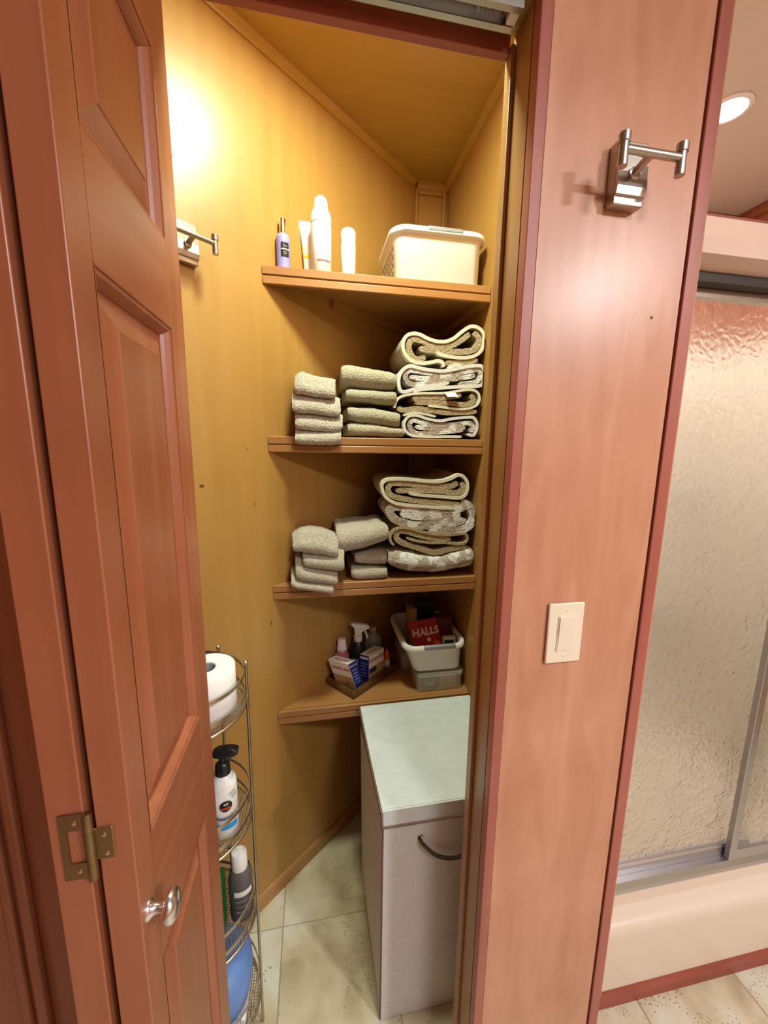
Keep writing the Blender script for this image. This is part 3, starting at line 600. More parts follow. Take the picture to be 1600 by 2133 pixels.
# ------------------------------------------------------------------ folded towels
def sstep(a, b, x):
    t = max(0, min(1, (x-a)/max(b-a, 1e-6))); return t*t*(3-2*t)
def fuzz(p, a): 
    q = Vector(p)*160
    return Vector(p)+Vector((noise.noise(q), noise.noise(q+Vector((7, 3, 1))), noise.noise(q+Vector((2, 9, 5)))))*a
def ribbon(pts, t, y0, y1, ny, amp, cx):
    c = spline([(x, 0, z) for x, z in pts], 5*(len(pts)-1))
    n = len(c); up_, dn = [], []
    for i, p in enumerate(c):
        a = (c[min(i+1, n-1)]-c[max(i-1, 0)]).normalized(); nn = Vector((-a.z, 0, a.x))
        e = min(i, n-1-i); tt = t*(.55 if e == 0 else .9 if e == 1 else 1)
        up_.append(p+nn*tt/2); dn.append(p-nn*tt/2)
    loop = up_+dn[::-1]; L = len(loop); vs, fs = [], []
    for j in range(ny+1):
        y = y0+(y1-y0)*j/ny
        for p in loop:
            q = Vector((min(p.x, .5135), y, p.z))
            q.z += .006*noise.noise(Vector((p.x*9, y*14, p.z*6)))*sstep(y0, y0+.05, y)
            k = sstep(y0+.02, y0+.22, y)*.06
            q.x += (cx-q.x)*k
            vs.append(fuzz(q, amp*1.3))
    for j in range(ny):
        for i in range(L): fs.append((j*L+i, j*L+(i+1) % L, (j+1)*L+(i+1) % L, (j+1)*L+i))
    for base in (0, ny*L):
        for i in range(n-1): fs.append((base+i, base+i+1, base+L-2-i, base+L-1-i))
    return vs, fs
def bath_towel(key, label, mo, mhem, ti, yf, group, to=.0085, dep=.22):
    rb = BATH[key]; xs = [p[0] for _, pt in rb for p in pt]; zs = [p[1] for _, pt in rb for p in pt]
    cx = (min(xs)+max(xs))/2
    parts = [ribbon(pt, to if kd == 'o' else ti, yf+(.0045 if kd == 'o' else .003), yf+dep, 12, .0009, cx) for kd, pt in rb]
    o = mk('bath_towel', *cat(parts), mo, base=(cx, yf+dep/2, min(zs)), smooth=True)
    tag(o, label, 'towel', group)
    hems = [ribbon(pt, to*1.18, yf, yf+.020, 2, .0004, cx) for kd, pt in rb if kd == 'o']
    if hems: mk('hem', *cat(hems), mhem, o, smooth=True)
    return o
def pad(key, name, label, mat, yf, dep, group, lift=0, lim=None, nx=34):
    P_ = PADS[key]; x0, x1 = P_[0][0], P_[-1][0]
    if lim: x1 = min(x1, lim)
    def at(x, i):
        for a, b in zip(P_, P_[1:]):
            if x <= b[0]+1e-9: t = (x-a[0])/(b[0]-a[0]); return a[i]+(b[i]-a[i])*t
        return P_[-1][i]
    vs, fs = [], []; L = None
    for j in range(nx+1):
        x = x0+(x1-x0)*j/nx; e = min(x-x0, x1-x)
        zb, zt = at(x, 1), at(x, 2); h = (zt-zb)*(1-.16*math.exp(-e/.005)); mid = (zb+zt)/2; rc = h*.25; tt = h*.485
        yy = yf+.006*math.exp(-e/.006)
        path = [(yf+dep-(dep-h/2)*i/7, rc) for i in range(8)]
        for i in range(1, 10): a = PI/2+PI*i/10; path.append((yf+h/2+rc*1.4*math.cos(a), rc*math.sin(a)))
        path += [(yf+h/2+(dep-h/2)*i/7, -rc) for i in range(8)]
        n = len(path); up_, dn = [], []
        for i in range(n):
            a = Vector((path[min(i+1, n-1)][0]-path[max(i-1, 0)][0], path[min(i+1, n-1)][1]-path[max(i-1, 0)][1])).normalized()
            nn = Vector((-a.y, a.x)); p = Vector(path[i])
            up_.append(p+nn*tt/2); dn.append(p-nn*tt/2)
        loop = up_+dn[::-1]; L = len(loop)
        for p in loop:
            y = p.x+(yy-yf)
            z = mid+p.y+lift*sstep(1.122, 1.151, y)+.003*noise.noise(Vector((x*20, y*20, zb*30)))
            wall = wy(x)-.006
            vs.append(fuzz(Vector((x+.004*noise.noise(Vector((y*15, zb*40, x)))*(1-e/(x1-x0)), min(y, wall), z)), .0016))
    for j in range(nx):
        for i in range(L): fs.append((j*L+i, j*L+(i+1) % L, (j+1)*L+(i+1) % L, (j+1)*L+i))
    n = L//2
    for base in (0, nx*L):
        for i in range(n-1): fs.append((base+i, base+i+1, base+L-2-i, base+L-1-i))
    o = mk(name, vs, fs, mat, base=((x0+x1)/2, yf+dep/2, min(p[1] for p in P_)), smooth=True)
    return tag(o, label, 'towel' if name != 'washcloth' else 'washcloth', group)
g = 'bath towels stacked on the second shelf'
bath_towel('A', 'tan bath towel with a wide cream hem, top of the second shelf stack', 'towelt', 'hem', .017, 1.165, g)
bath_towel('B', 'mottled bath towel with white hem, second from top on the second shelf', 'towelw', 'hemw', .014, 1.165, g)
tc_ = bath_towel('C', 'tan bath towel with a white care tag on the second shelf', 'towelt', 'hem', .015, 1.165, g, to=.006)
vs, fs = [], []
tg = [(.3925, 1.1665, 1.6665), (.4275, 1.1665, 1.6675), (.4335, 1.150, 1.653), (.3995, 1.150, 1.651)]
mk('care_tag', tg+[(x, y, z-.0006) for x, y, z in tg], BF, 'whitem', tc_)
bath_towel('D', 'mottled bath towel at the bottom of the second shelf stack', 'towelw', 'hemw', .014, 1.165, g, to=.007)
g = 'bath towels stacked on the third shelf'
bath_towel('E', 'tan bath towel with a double cream hem, top of the third shelf stack', 'towelt', 'hem', .017, 1.165, g)
bath_towel('F', 'thick mottled bath towel, second from top on the third shelf', 'towelw', 'hemw', .026, 1.165, g, dep=.21)
bath_towel('G', 'tan bath towel with thin hem, second from bottom on the third shelf', 'towelt', 'towelt', .018, 1.165, g, to=.007)
pad('H', 'bath_towel', 'fluffy mottled white bath towel at the bottom of the third shelf stack', 'towelw', 1.16, .23, g, lim=.514)
g = 'washcloths stacked on the second shelf'
for k, nm in (('w1', 'top taupe washcloth of the left stack on the second shelf'), ('w2', 'second taupe washcloth from the top, left stack on the second shelf'),
              ('w3', 'third taupe washcloth from the top, left stack on the second shelf'), ('w4', 'bottom taupe washcloth drooping over the edge of the second shelf')):
    pad(k, 'washcloth', nm, 'towelp', 1.122 if k != 'w4' else 1.116, .085, g, lift=.024)
g = 'hand towels stacked on the second shelf'
for k, nm in (('h1', 'top sage hand towel of the middle stack on the second shelf'), ('h2', 'second sage hand towel from the top, middle stack on the second shelf'),
              ('h3', 'third sage hand towel from the top, middle stack on the second shelf'), ('h4', 'bottom sage hand towel of the middle stack on the second shelf')):
    pad(k, 'hand_towel', nm, 'towel', 1.158, .17, g)
g = 'washcloths stacked on the third shelf'
for k, nm in (('v1', 'top taupe washcloth of the leaning stack on the third shelf'), ('v2', 'second taupe washcloth from the top, leaning stack on the third shelf'),
              ('v3', 'third taupe washcloth from the top, leaning stack on the third shelf'), ('v4', 'bottom taupe washcloth drooping over the edge of the third shelf')):
    pad(k, 'washcloth', nm, 'towelp', 1.118 if k != 'v4' else 1.112, .085, g, lift=.022)
g = 'hand towels stacked on the third shelf'
for k, nm, yf in (('k1', 'bulky taupe hand towel slumped on top of the middle stack, third shelf', 1.148), ('k2', 'taupe hand towel under the bulky one on the third shelf', 1.168),
              ('k3', 'bottom taupe hand towel of the middle stack on the third shelf', 1.163)):
    pad(k, 'hand_towel', nm, 'towelp', yf, .17, g)

# ------------------------------------------------------------------ on the topmost shelf
Z1 = SHELF[0]+.0006
def bottle(name, label, cat_, prof, c, mat, parts=(), seg=28, group=None, sx=1, sy=1):
    t = thing(name, label, cat_, c, group)
    b = lathe('body', prof, c, mat, t, seg=seg, sx=sx, sy=sy)
    for nm, pr, m in parts: lathe(nm, pr, c, m, t, seg=seg, sx=sx, sy=sy)
    return t, b
# purple room spray
c = (-.0705, 1.181, Z1)
prof = [(.0168, 0), (.0185, .003)]
for i in range(9): prof += [(.0185-.0000*i, .006+.008*i), (.0173, .010+.008*i)]
prof += [(.0178, .080), (.015, .087), (.010, .0905)]
t, b = bottle('room_spray', 'small lilac ribbed spray bottle with gold cap on the topmost shelf', 'spray bottle', prof, c, 'lilac',
     [('cap', [(.0088, .0907), (.0088, .126), (.0082, .127), (0, .127)], 'gold')])
fn = cylfn((c[0], c[1], Z1+.047), .0188, -PI/2+.35)
patch('label_band', fn, .021, .034, 'black', t)
fn2 = cylfn((c[0], c[1], Z1+.047), .0192, -PI/2+.35)
letters('lettering', 'LAVENDER', .0046, fn2, 'whitem', t, .0001)
for k, dz in enumerate((.008, -.007, -.011)): patch('label_line', (lambda x, y, dz=dz: fn2(x, y+dz)), .011-.002*k, .0014, 'greyprint', t, 4, 1)
# squeeze tube standing on its cap
t = thing('squeeze_tube', 'white squeeze tube with a yellow spot, behind the tall spray can', 'tube', (.004, 1.236, Z1))
rings = []
for h, wx, wy_ in ((.022, .021, .017), (.05, .022, .0165), (.10, .0265, .011), (.135, .031, .005), (.146, .033, .0014), (.156, .0335, .001)):
    rings.append([(.004+wx*math.cos(2*PI*i/24), 1.236+wy_*math.sin(2*PI*i/24), Z1+h) for i in range(24)])
mk('body', *loft(rings), 'white', t, smooth=True)
lathe('cap', [(.018, 0), (.0195, .001), (.0195, .0205), (.018, .0215)], (.004, 1.236, Z1), 'white', t)
def tubefn(x, y):
    h = .075+y; k = (h-.05)/.096; wx = .022+k*.011; wyy = .0165-k*.0151
    cx_ = max(-1, min(1, x/wx)); return Vector((.004+x, 1.236-wyy*math.sqrt(1-cx_*cx_)-.0009, Z1+h))
patch('yellow_spot', lambda x, y: tubefn(x-.008, y), .030, .040, 'yellow', t, oval=True)
letters('lettering', 'i', .012, lambda x, y: tubefn(x+.006, y+.042), 'greyprint', t)
# tall aerosol can
c = (.0315, 1.190, Z1)
t, b = bottle('aerosol_can', 'tall white aerosol can with a thin rose line near its base', 'aerosol can',
     [(.026, 0), (.028, .002), (.028, .141), (.027, .149), (.023, .159), (.0195, .1665)], c, 'white',
     [('cap', [(.0188, .1667), (.0192, .168), (.0182, .182), (.0152, .191), (.009, .1965), (0, .197)], 'white')])
fn = cylfn((c[0], c[1], Z1+.030), .0287, -PI/2+.25); patch('rose_line', fn, .040, .0028, 'rose', t, 14, 1)
lathe('seam', [(.0287, .128), (.0287, .1285)], c, 'greyprint', t)
fn = cylfn((c[0], c[1], Z1+.088), .0287, -PI/2+.55); patch('print_line', fn, .014, .0015, 'greyprint', t, 5, 1)
# short white bottle
c = (.108, 1.212, Z1)
t, b = bottle('lotion_bottle', 'short slim white bottle beside the white basket', 'bottle',
     [(.019, 0), (.0208, .002), (.0208, .098), (.0205, .0985)], c, 'white', [('cap', [(.0205, .0988), (.0208, .0995), (.0208, .126), (.0175, .133), (.009, .135), (0, .135)], 'white')])
for k, (dz, w_) in enumerate(((.070, .016), (.064, .012), (.040, .020), (.032, .008))):
    patch('print_line', cylfn((c[0], c[1], Z1+dz), .0211, -PI/2+.3), w_, .0012, 'greyprint', t, 5, 1)

# ------------------------------------------------------------------ tub baskets
def basket(label, x0b, x1b, x0t, x1t, yf, yb, z0, z1, mat, group, slots_side=-1, grip=(.0, .0), lipz=.016):
    t = thing('storage_basket', label, 'basket', ((x0b+x1b)/2, (yf+yb)/2, z0), group)
    cxb, cxt = (x0b+x1b)/2, (x0t+x1t)/2; cy = (yf+yb)/2; wb, wt = x1b-x0b, x1t-x0t; d = yb-yf
    def ring(w_, dd, r, z, cx): return [(cx+x, cy+y, z) for x, y in rrect(w_, dd, r, 6)]
    wi = wt-.028; di = d-.028
    rings = [ring(wb-.016, d-.06, .02, z0+.004, cxb), ring(wb-.012, d-.056, .022, z0, cxb), ring(wb, d-.048, .026, z0+.005, cxb), ring(wi, di, .034, z1-.020, cxt),
             ring(wi+.003, di+.003, .035, z1-.018, cxt), ring(wt-.004, d-.004, .046, z1-lipz, cxt), ring(wt, d, .05, z1-lipz+.003, cxt), ring(wt-.004, d-.004, .048, z1-.003, cxt), ring(wt-.012, d-.012, .044, z1, cxt),
             ring(wi-.006, di-.006, .032, z1-.004, cxt), ring(wb-.006, d-.054, .022, z0+.008, cxb), ring(wb-.014, d-.062, .02, z0+.006, cxb)]
    b = mk('tub', *loft(rings, True, True), mat, t, smooth=True)
    # slots on the two long sides
    def sidept(s, y, z):
        f = (z-(z0+.005))/((z1-.020)-(z0+.005)); xb = cxb+s*wb/2; xt = cxt+s*wi/2
        return Vector((xb+(xt-xb)*f+s*.0006, y, z))
    for s in (-1, 1):
        vs, fs = [], []
        nr = 4
        for i in range(12):
            for j in range(nr):
                y = yf+.05+i*(d-.11)/11; zz = z0+.028+j*(z1-z0-.075)/(nr-1)+(.006 if i % 2 else 0)
                k = len(vs)
                for dy, dz in ((-.0028, -.0065), (.0028, -.0065), (.0028, .0065), (-.0028, .0065)): vs.append(sidept(s, y+dy, zz+dz))
                fs.append((k, k+1, k+2, k+3))
        mk('slot_row', vs, fs, 'slot', b)
    if grip[1]:
        for yy, s in ((yf, -1), (yb, 1)):
            obox('grip', (grip[0], yy+(-.0008 if s < 0 else -.0132), z1-lipz+.003), (grip[1]-grip[0], 0, 0), (0, .014, 0), (0, 0, lipz-.0022), 'silver', b, bevel=.004)
    return t, sidept
basket('large white slotted basket with grey grip on the topmost shelf', .240, .497, .222, .512, 1.156, 1.428, Z1, 2.110, 'white', 'white slotted baskets', grip=(.325, .43))

# ------------------------------------------------------------------ on the lowest shelf
Z4 = SHELF[3]+.0006
# tray set along the wall
TO = Vector((.1205, 1.176, Z4)); TU = DW; TV = -NW      # TU along wall, TV towards wall
tray = thing('wooden_tray', 'dark wooden tray with a thin wire rail on the lowest shelf', 'tray', (TO.x, TO.y, Z4))
TL, TD = .262, .146
def tp(u, v, z): return TO+TU*u+TV*v+Vector((0, 0, z))
rings = [[tp(u, v, z) for u, v in ((m, m), (TL-m, m), (TL-m, TD-m), (m, TD-m))] for m, z in ((.003, 0), (0, .003), (0, .016), (.007, .026), (.011, .026), (.014, .009))]
mk('tray_body', *loft(rings), 'trayw', tray, bevel=.001, seg=1)
for (ua, va, ub, vb) in ((.020, .030, .020, .118),):
    w_ = tube('wire_rail', [tp(ua, va, .040), tp(ub, vb, .040)], .0013, 'gold', tray)
    for k in (.15, .6): tube('rail_post', [tp(ua, va+(vb-va)*(.08+k), .0095), tp(ua, va+(vb-va)*(.08+k), .040)], .0012, 'gold', w_)
ZT4 = Z4+.0098
# plaster boxes
def carton(label, o, u, v, h, texts, swap):
    """o base corner (front left), u width vector, v depth vector, h height vector"""
    o, u, v, h = map(Vector, (o, u, v, h))
    t = thing('plaster_carton', label, 'box', o, group='adhesive plaster cartons on the tray')
    obox('carton', o, u, v, h, 'whitem', t, bevel=.0008, seg=1)
    return t, o, u, v, h
# leaning carton: long face towards the camera, end panel blue on the right
u = TV*-.088; v = Vector((.028, .030, 0)); lean = Vector((-.030, -.006, .082))
u = Vector((.066, -.044, 0)); v = TU*.036; h = Vector((-.030, -.012, .102)); o = Vector((.069, 1.262, ZT4+.001))
t, o, u, v, h = carton('white plaster carton leaning left on the tray, with a blue end', o, u, v, h, None, 0)
un, vn, hn = u.normalized(), v.normalized(), h.normalized()
nf = u.cross(h).normalized(); ne = v.cross(h).normalized()
nt = u.cross(v).normalized()
obox('blue_end', o+u+ne*.0003, v, h, ne*.0006, 'navy', t)
letters('lettering', 'BAND-AID', .0105, planefn(o+u*.5+h*1.0+v*.45, u, v, .0009), 'redprint', t, .0002)
letters('lettering', 'BAND-AID', .015, planefn(o+u*.55+h*.74, u, h, .0009), 'redprint', t, .0003)
obox('dark_print', o-nf*-.0008+h*.0+u*.02, u*.96, nf*.0005, h*.45, 'tan', t)
letters('lettering', 'BAND-AID', .007, planefn(o+u+v*.5+h*.88+ne*.0009, v, h, .0006), 'whitem', t, .0002)
for k in range(5): obox('print_line', o+u+ne*.0010+v*.15+h*(.68-.12*k), v*(.65-.07*(k % 3)), h*.035, ne*.0003, 'ltblue', t)
# upright carton
o = Vector((.1515, 1.2755, ZT4)); u = Vector((.031, -.022, 0)); v = TU*.082; h = Vector((0, 0, .098))
t, o, u, v, h = carton('upright white plaster carton with blue front on the tray', o, u, v, h, None, 0)
nf = u.cross(h).normalized(); ne = v.cross(h).normalized()
obox('blue_front', o+nf*.0003, u, nf*.0006, h, 'navy', t)
obox('white_flash', o+nf*.0012+u*.1+h*.86, u*.8, nf*.0003, h*.08, 'whitem', t)
for k in range(5): obox('print_line', o+nf*.0012+u*.15+h*(.66-.12*k), u*(.65-.08*(k % 3)), nf*.0003, h*.035, 'ltblue', t)
letters('lettering', 'BAND-AID', .017, planefn(o+u+v*.5+h*.77, v, h, .0009), 'redprint', t, .0004)
letters('lettering', 'BAND-AID', .0105, planefn(o+u*.5+v*.5+h, v, -u, .0009), 'redprint', t, .0002)
obox('print_band', o+u+ne*.0008+h*.02, v, h*.48, ne*.0003, 'tan', t)
obox('print_band', o+u+ne*.0014+h*.30+v*.03, v*.45, h*.2, ne*.0003, 'navy', t)
# bottles on the tray
def onto(x, y): return (x, y, ZT4)
t, b = bottle('mouthwash_bottle', 'pink bottle with a white dosing cup behind the leaning carton', 'bottle', [(.024, 0), (.027, .003), (.027, .075), (.024, .092), (.0155, .103), (.0135, .106)],
     onto(.0905, 1.3015), 'pinkliq', [('cup', [(.0175, .1065), (.0175, .118), (.0158, .12), (.0145, .146), (.0135, .1475), (0, .1475)], 'whitem')], sy=.85)
c = onto(.1515, 1.3225)
t, b = bottle('trigger_sprayer', 'black spray bottle with a white trigger head on the tray', 'spray bottle', [(.027, 0), (.030, .003), (.030, .085), (.026, .105), (.0155, .122), (.013, .125)], c, 'black',
     [('collar', [(.0145, .1255), (.0155, .127), (.0155, .146), (.0135, .147)], 'whitem')])
patch('label_band', cylfn((c[0], c[1], ZT4+.045), .0303, -PI/2), .05, .05, 'greyplastic', t)
cx, cy, cz = c
hu = Vector((.80, .10, 0)).normalized(); hv = Vector((-hu.y, hu.x, 0)); H0 = Vector((cx, cy, cz+.147))
prof = [(-.012, 0), (.012, 0), (.013, .012), (.024, .020), (.040, .021), (.041, .034), (.028, .040), (-.024, .050), (-.028, .046), (-.014, .030)]
vs = [H0+hu*a+hv*s*(.0085)+Vector((0, 0, z)) for s in (-1, 1) for a, z in prof]; q = len(prof)
hd_ = mk('spray_head', vs, [(i, (i+1) % q, q+(i+1) % q, q+i) for i in range(q)]+[tuple(range(q))[::-1], tuple(range(q, 2*q))], 'whitem', t, bevel=.002)
tube('trigger', [H0+hu*.024+Vector((0, 0, .022)), H0+hu*.029+Vector((0, 0, .006)), H0+hu*.036+Vector((0, 0, -.016))], .0042, 'whitem', hd_, seg=10)
t, b = bottle('grey_bottle', 'smoky grey bottle with a cream cap at the back of the tray', 'bottle', [(.030, 0), (.034, .003), (.034, .095), (.028, .118), (.014, .130), (.012, .133)], onto(.2140, 1.3765), 'greyplastic',
     [('cap', [(.0142, .1335), (.0142, .150), (.013, .152), (0, .152)], 'tan')])
t, b = bottle('glue_bottle', 'small bottle with an orange pointed cap at the right of the tray', 'bottle', [(.0115, 0), (.013, .002), (.013, .030), (.0105, .034)], onto(.262, 1.337), 'whitem',
     [('cap', [(.0125, .0343), (.0128, .038), (.0112, .046), (.006, .070), (.0035, .074), (0, .0745)], 'orange')])
# clear lidded boxes
def clearbox(label, x0, x1, y0, y1, z1):
    t = thing('storage_box', label, 'storage box', ((x0+x1)/2, (y0+y1)/2, Z4), group='clear lidded boxes under the lower basket')
    cx, cy = (x0+x1)/2, (y0+y1)/2; w_, d = x1-x0, y1-y0
    ring = lambda m, r, z: [(cx+x, cy+y, z) for x, y in rrect(w_-2*m, d-2*m, r, 4)]
    mk('tub', *loft([ring(.008, .012, Z4), ring(.004, .016, Z4+.004), ring(.003, .017, z1-.016), ring(.005, .015, z1-.016), ring(.006, .014, Z4+.006)], True, True), 'clear', t, smooth=True)
    mk('lid', *loft([ring(.0, .018, z1-.0158), ring(0, .018, z1-.007), ring(.004, .016, z1-.004), ring(.010, .014, z1-.004), ring(.014, .012, z1)], True, True), 'clear', t, smooth=True)
    return t
clearbox('clear lidded plastic box at the front under the lower basket', .338, .509, 1.176, 1.305, Z4+.074)
clearbox('clear lidded plastic box behind, its end showing left of the front box', .312, .500, 1.312, 1.452, Z4+.074)
for nm, a, m, lb in (('small_carton', (.362, .418, 1.187, 1.225, .045), 'black', 'small dark carton inside the front clear box'), ('small_carton', (.424, .485, 1.187, 1.225, .050), 'tan', 'tan carton inside the front clear box')):
    t = thing(nm, lb, 'box', (a[0], a[2], Z4+.007), group='cartons inside the front clear box')
    box('carton', a[0], a[1], a[2], a[3], Z4+.007, Z4+.007+a[4], m, t, bevel=.001)
    for k in range(2): box('print_line', a[0]+.012, a[1]-.014, a[2]-.0006, a[2]-.0001, Z4+.020+.008*k, Z4+.024+.008*k, 'whitem' if m == 'black' else 'greyprint', t)
ZB = Z4+.0748
basket('white slotted basket of sachets on the lowest shelf', .330, .500, .287, .514, 1.160, 1.446, ZB, ZB+.105, 'white', 'white slotted baskets', grip=(.355, .468), lipz=.018)
# red sachet
bt = thing('lozenge_sachet', 'red foil lozenge sachet standing in the lower basket', 'packet', (.39, 1.25, ZB+.012))
BU = Vector((.104, -.004, .016)); BH = Vector((-.024, .050, .128)); BO = Vector((.349, 1.222, ZB+.014)); BN = BU.cross(BH).normalized()
def bagp(a, b, s):
    bul = .014*max(0, math.sin(PI*a))**.6*max(0, math.sin(PI*min(1, b*1.08)))**.6 if 0 < b < .925 else 0
    return BO+BU*a+BH*b+BN*(s*bul+.0018*math.sin(9*a+7*b)+.0004*s)
vs, fs = [], []
NX, NY = 16, 16
for s in (1, -1):
    for j in range(NY+1):
        for i in range(NX+1): vs.append(bagp(i/NX, j/NY, s))
for s in (0, 1):
    o_ = s*(NX+1)*(NY+1)
    for j in range(NY):
        for i in range(NX): fs.append((o_+j*(NX+1)+i, o_+j*(NX+1)+i+1, o_+(j+1)*(NX+1)+i+1, o_+(j+1)*(NX+1)+i))
o_ = (NX+1)*(NY+1)
edge = [i for i in range(NX+1)]+[(j+1)*(NX+1)-1 for j in range(1, NY+1)]+[NY*(NX+1)+i for i in range(NX-1, -1, -1)]+[j*(NX+1) for j in range(NY-1, 0, -1)]
for a, b in zip(edge, edge[1:]+edge[:1]): fs.append((a, b, o_+b, o_+a))
mk('foil_bag', vs, fs, 'hallsred', bt, smooth=True)
L1, L2 = BU.length, BH.length
bagfn = lambda x, y: bagp(.5+x/L1, .70+y/L2, 1)+BN*.0012
letters('lettering', 'HALLS', .034, bagfn, 'whitem', bt, .0013, .12)
lf_ = [(.012*math.cos(a)*(.6+.4*math.cos(5*a)**2), .012*math.sin(a)*(.6+.4*math.cos(5*a)**2)) for a in [2*PI*i/40 for i in range(40)]]
mk('star_mark', [bagfn(.006+x*.7, -.027+y*.7) for x, y in lf_]+[bagfn(.006, -.027)], [(i, (i+1) % 40, 40) for i in range(40)], 'whitem', bt, recalc=False)
patch('fruit_print', lambda x, y: bagfn(x+.030, y-.052), .030, .034, 'orange', bt, oval=True)
# purple packet and other cartons in the basket
def rotbox(name, label, c, w_, d, h, rz, tilt, mat, base_label=None):
    c = Vector(c); R_ = Matrix.Rotation(rz, 3, 'Z') @ Matrix.Rotation(tilt, 3, 'X')
    u, v, hh = R_ @ Vector((w_, 0, 0)), R_ @ Vector((0, d, 0)), R_ @ Vector((0, 0, h))
    o = c-u*.5-v*.5
    t = thing(name, label, 'box', c, group='packets standing in the lower basket')
    obox('carton', o, u, v, hh, mat, t, bevel=.0015)
    return t, o, u, v, hh
zb = ZB+.012
t, o, u, v, h = rotbox('purple_packet', 'white edged purple packet beside the red sachet', (.466, 1.222, zb), .044, .020, .088, -.05, -.10, 'whitem')
nn = u.cross(h).normalized()
obox('purple_face', o+u*.06+h*.45+nn*.0002, u*.78, nn*.0006, h*.45, 'purple', t)
obox('black_panel', o+u*.50+h*.45+nn*.0009, u*.34, nn*.0003, h*.45, 'black', t)
obox('white_mark', o+u*.42+h*.60+nn*.0013, u*.16, nn*.0003, h*.09, 'whitem', t)
rotbox('brown_carton', 'brown carton standing behind the purple packet', (.464, 1.285, zb), .056, .045, .140, .05, -.05, 'maroon')
rotbox('tan_carton', 'tall tan carton at the back left of the lower basket', (.356, 1.33, zb), .026, .05, .160, .06, -.06, 'tan')
rotbox('dark_carton', 'black carton at the back middle of the lower basket', (.412, 1.36, zb), .07, .05, .175, -.1, -.06, 'black')

# ------------------------------------------------------------------ laundry hamper
hm = thing('laundry_hamper', 'grey linen laundry hamper with a flap lid under the lowest shelf', 'hamper', (.33, .96, 0))
hx0, hx1, hy0, hy1, hz = .1505, .5145, .779, 1.135, .618
rings = []
for z in (0.002, .15, .32, .48, hz):
    b_ = .010*math.sin(PI*z/hz)
    nl = 6
    pts = [(hx0, hy0), (hx1, hy0), (hx1, hy1)]+[(hx0-.012*(1-k/nl)*(.3+.7*z/hz)-.6*b_*math.sin(PI*k/nl), hy1-(hy1-hy0)*k/nl) for k in range(0, nl)]
    rings.append([(x, y, z) for x, y in pts])
mk('body', *loft(rings), 'linen', hm)
lz = .648
vs, fs = [], []
NY = 10
for j in range(NY+1):
    k = j/NY; y = .771+(1.138-.771)*k; z = lz+.004-.010*math.sin(PI*k)+.006*k
    for x in (hx0-.004-.008*k, hx1): vs += [(x, y, z), (x, y, z+.006)]
for j in range(NY):
    a, b = j*4, (j+1)*4
    fs += [(a, b, b+2, a+2), (a+1, a+3, b+3, b+1), (a, a+1, b+1, b), (a+2, b+2, b+3, a+3)]
fs += [(0, 2, 3, 1), (NY*4, NY*4+1, NY*4+3, NY*4+2)]
ld = mk('lid', vs, fs, 'lid', hm)
box('lid_flap', hx0-.004, hx1, .7665, .7705, .616, .6575, 'lid', ld)
tube('lid_binding', [(hx0-.004, .7665, .6135), (hx1, .7665, .6135)], .0032, 'piping', ld, seg=8)
tube('lid_binding', [(hx0-.0045, .7665, .6135), (hx0-.0055, .7665, .652)]+[(hx0-.0065-.008*j/NY, .771+(1.138-.771)*j/NY, lz+.007-.010*math.sin(PI*j/NY)+.006*j/NY) for j in range(NY+1)], .0032, 'piping', ld, seg=8)
for x, y, in ((hx0, hy0), (hx1, hy0)):
    tube('corner_binding', [(x, y, .004), (x, y, .30), (x, y, .612)], .0022, 'piping', hm, seg=8)
tube('top_binding', [(x-.001, y, hz+.001) for x, y in [(hx0, hy0)]+[(hx0-.012*(1-k/6), hy1-(hy1-hy0)*k/6) for k in range(5, -1, -1)]], .003, 'piping', hm, seg=8)
rp = tube('rope_handle', spline([(.243, .783, .556), (.243, .771, .555), (.252, .764, .545), (.285, .762, .512), (.330, .762, .497), (.375, .762, .512), (.408, .764, .545), (.417, .771, .555), (.417, .783, .556)], 40), .0045, 'rope', hm, seg=10)
for x in (.243, .417): lathe('grommet', [(.0055, .0), (.0095, .0), (.0095, .0015), (.0075, .0025), (.0055, .0015)], (x, hy0, .555), 'chrome', rp, axis=(0, -1, 0), seg=24)

# ------------------------------------------------------------------ wire tower
RC = Vector((-.298, .800, 0)); RA, RB = .145, .120
tw = thing('wire_tower', 'pewter wire tower with four rounded tiers behind the bifold door', 'shelf tower', (RC.x, RC.y, 0))
def el(t, z, k=1): return Vector((RC.x+RA*k*math.cos(t), RC.y+RB*k*math.sin(t), z))
TIER = [.945, .665, .400, .140]
for zf in TIER:
    N = 48
    tr_ = tube('tier_rim', [el(2*PI*i/N, zf) for i in range(N)], .0028, 'wire', tw, closed=True)
    for dz, hh in ((.022, .009), (.070, .008)):
        rings = [[el(2*PI*i/N, zf+dz+s*hh/2, k) for i in range(N)] for s, k in ((-1, 1), (1, 1), (1, .985), (-1, .985), (-1, 1))]
        mk('rim_band', *loft(rings, False, False), 'wire', tr_, smooth=True)
    segs = []
    for i in range(-23, 24):
        x = i*.006; y = RB*math.sqrt(max(0, 1-(x/RA)**2))
        if y > .01: segs.append(tubedata([(RC.x+x, RC.y-y, zf), (RC.x+x, RC.y+y, zf)], .0009, 4))
    for i in range(-19, 20):
        y = i*.006; x = RA*math.sqrt(max(0, 1-(y/RB)**2))
        if x > .01: segs.append(tubedata([(RC.x-x, RC.y+y, zf+.0012), (RC.x+x, RC.y+y, zf+.0012)], .0009, 4))
    wm = mk('wire_mesh', *cat(segs), 'wire', tr_, recalc=False); wm['kind'] = 'stuff'
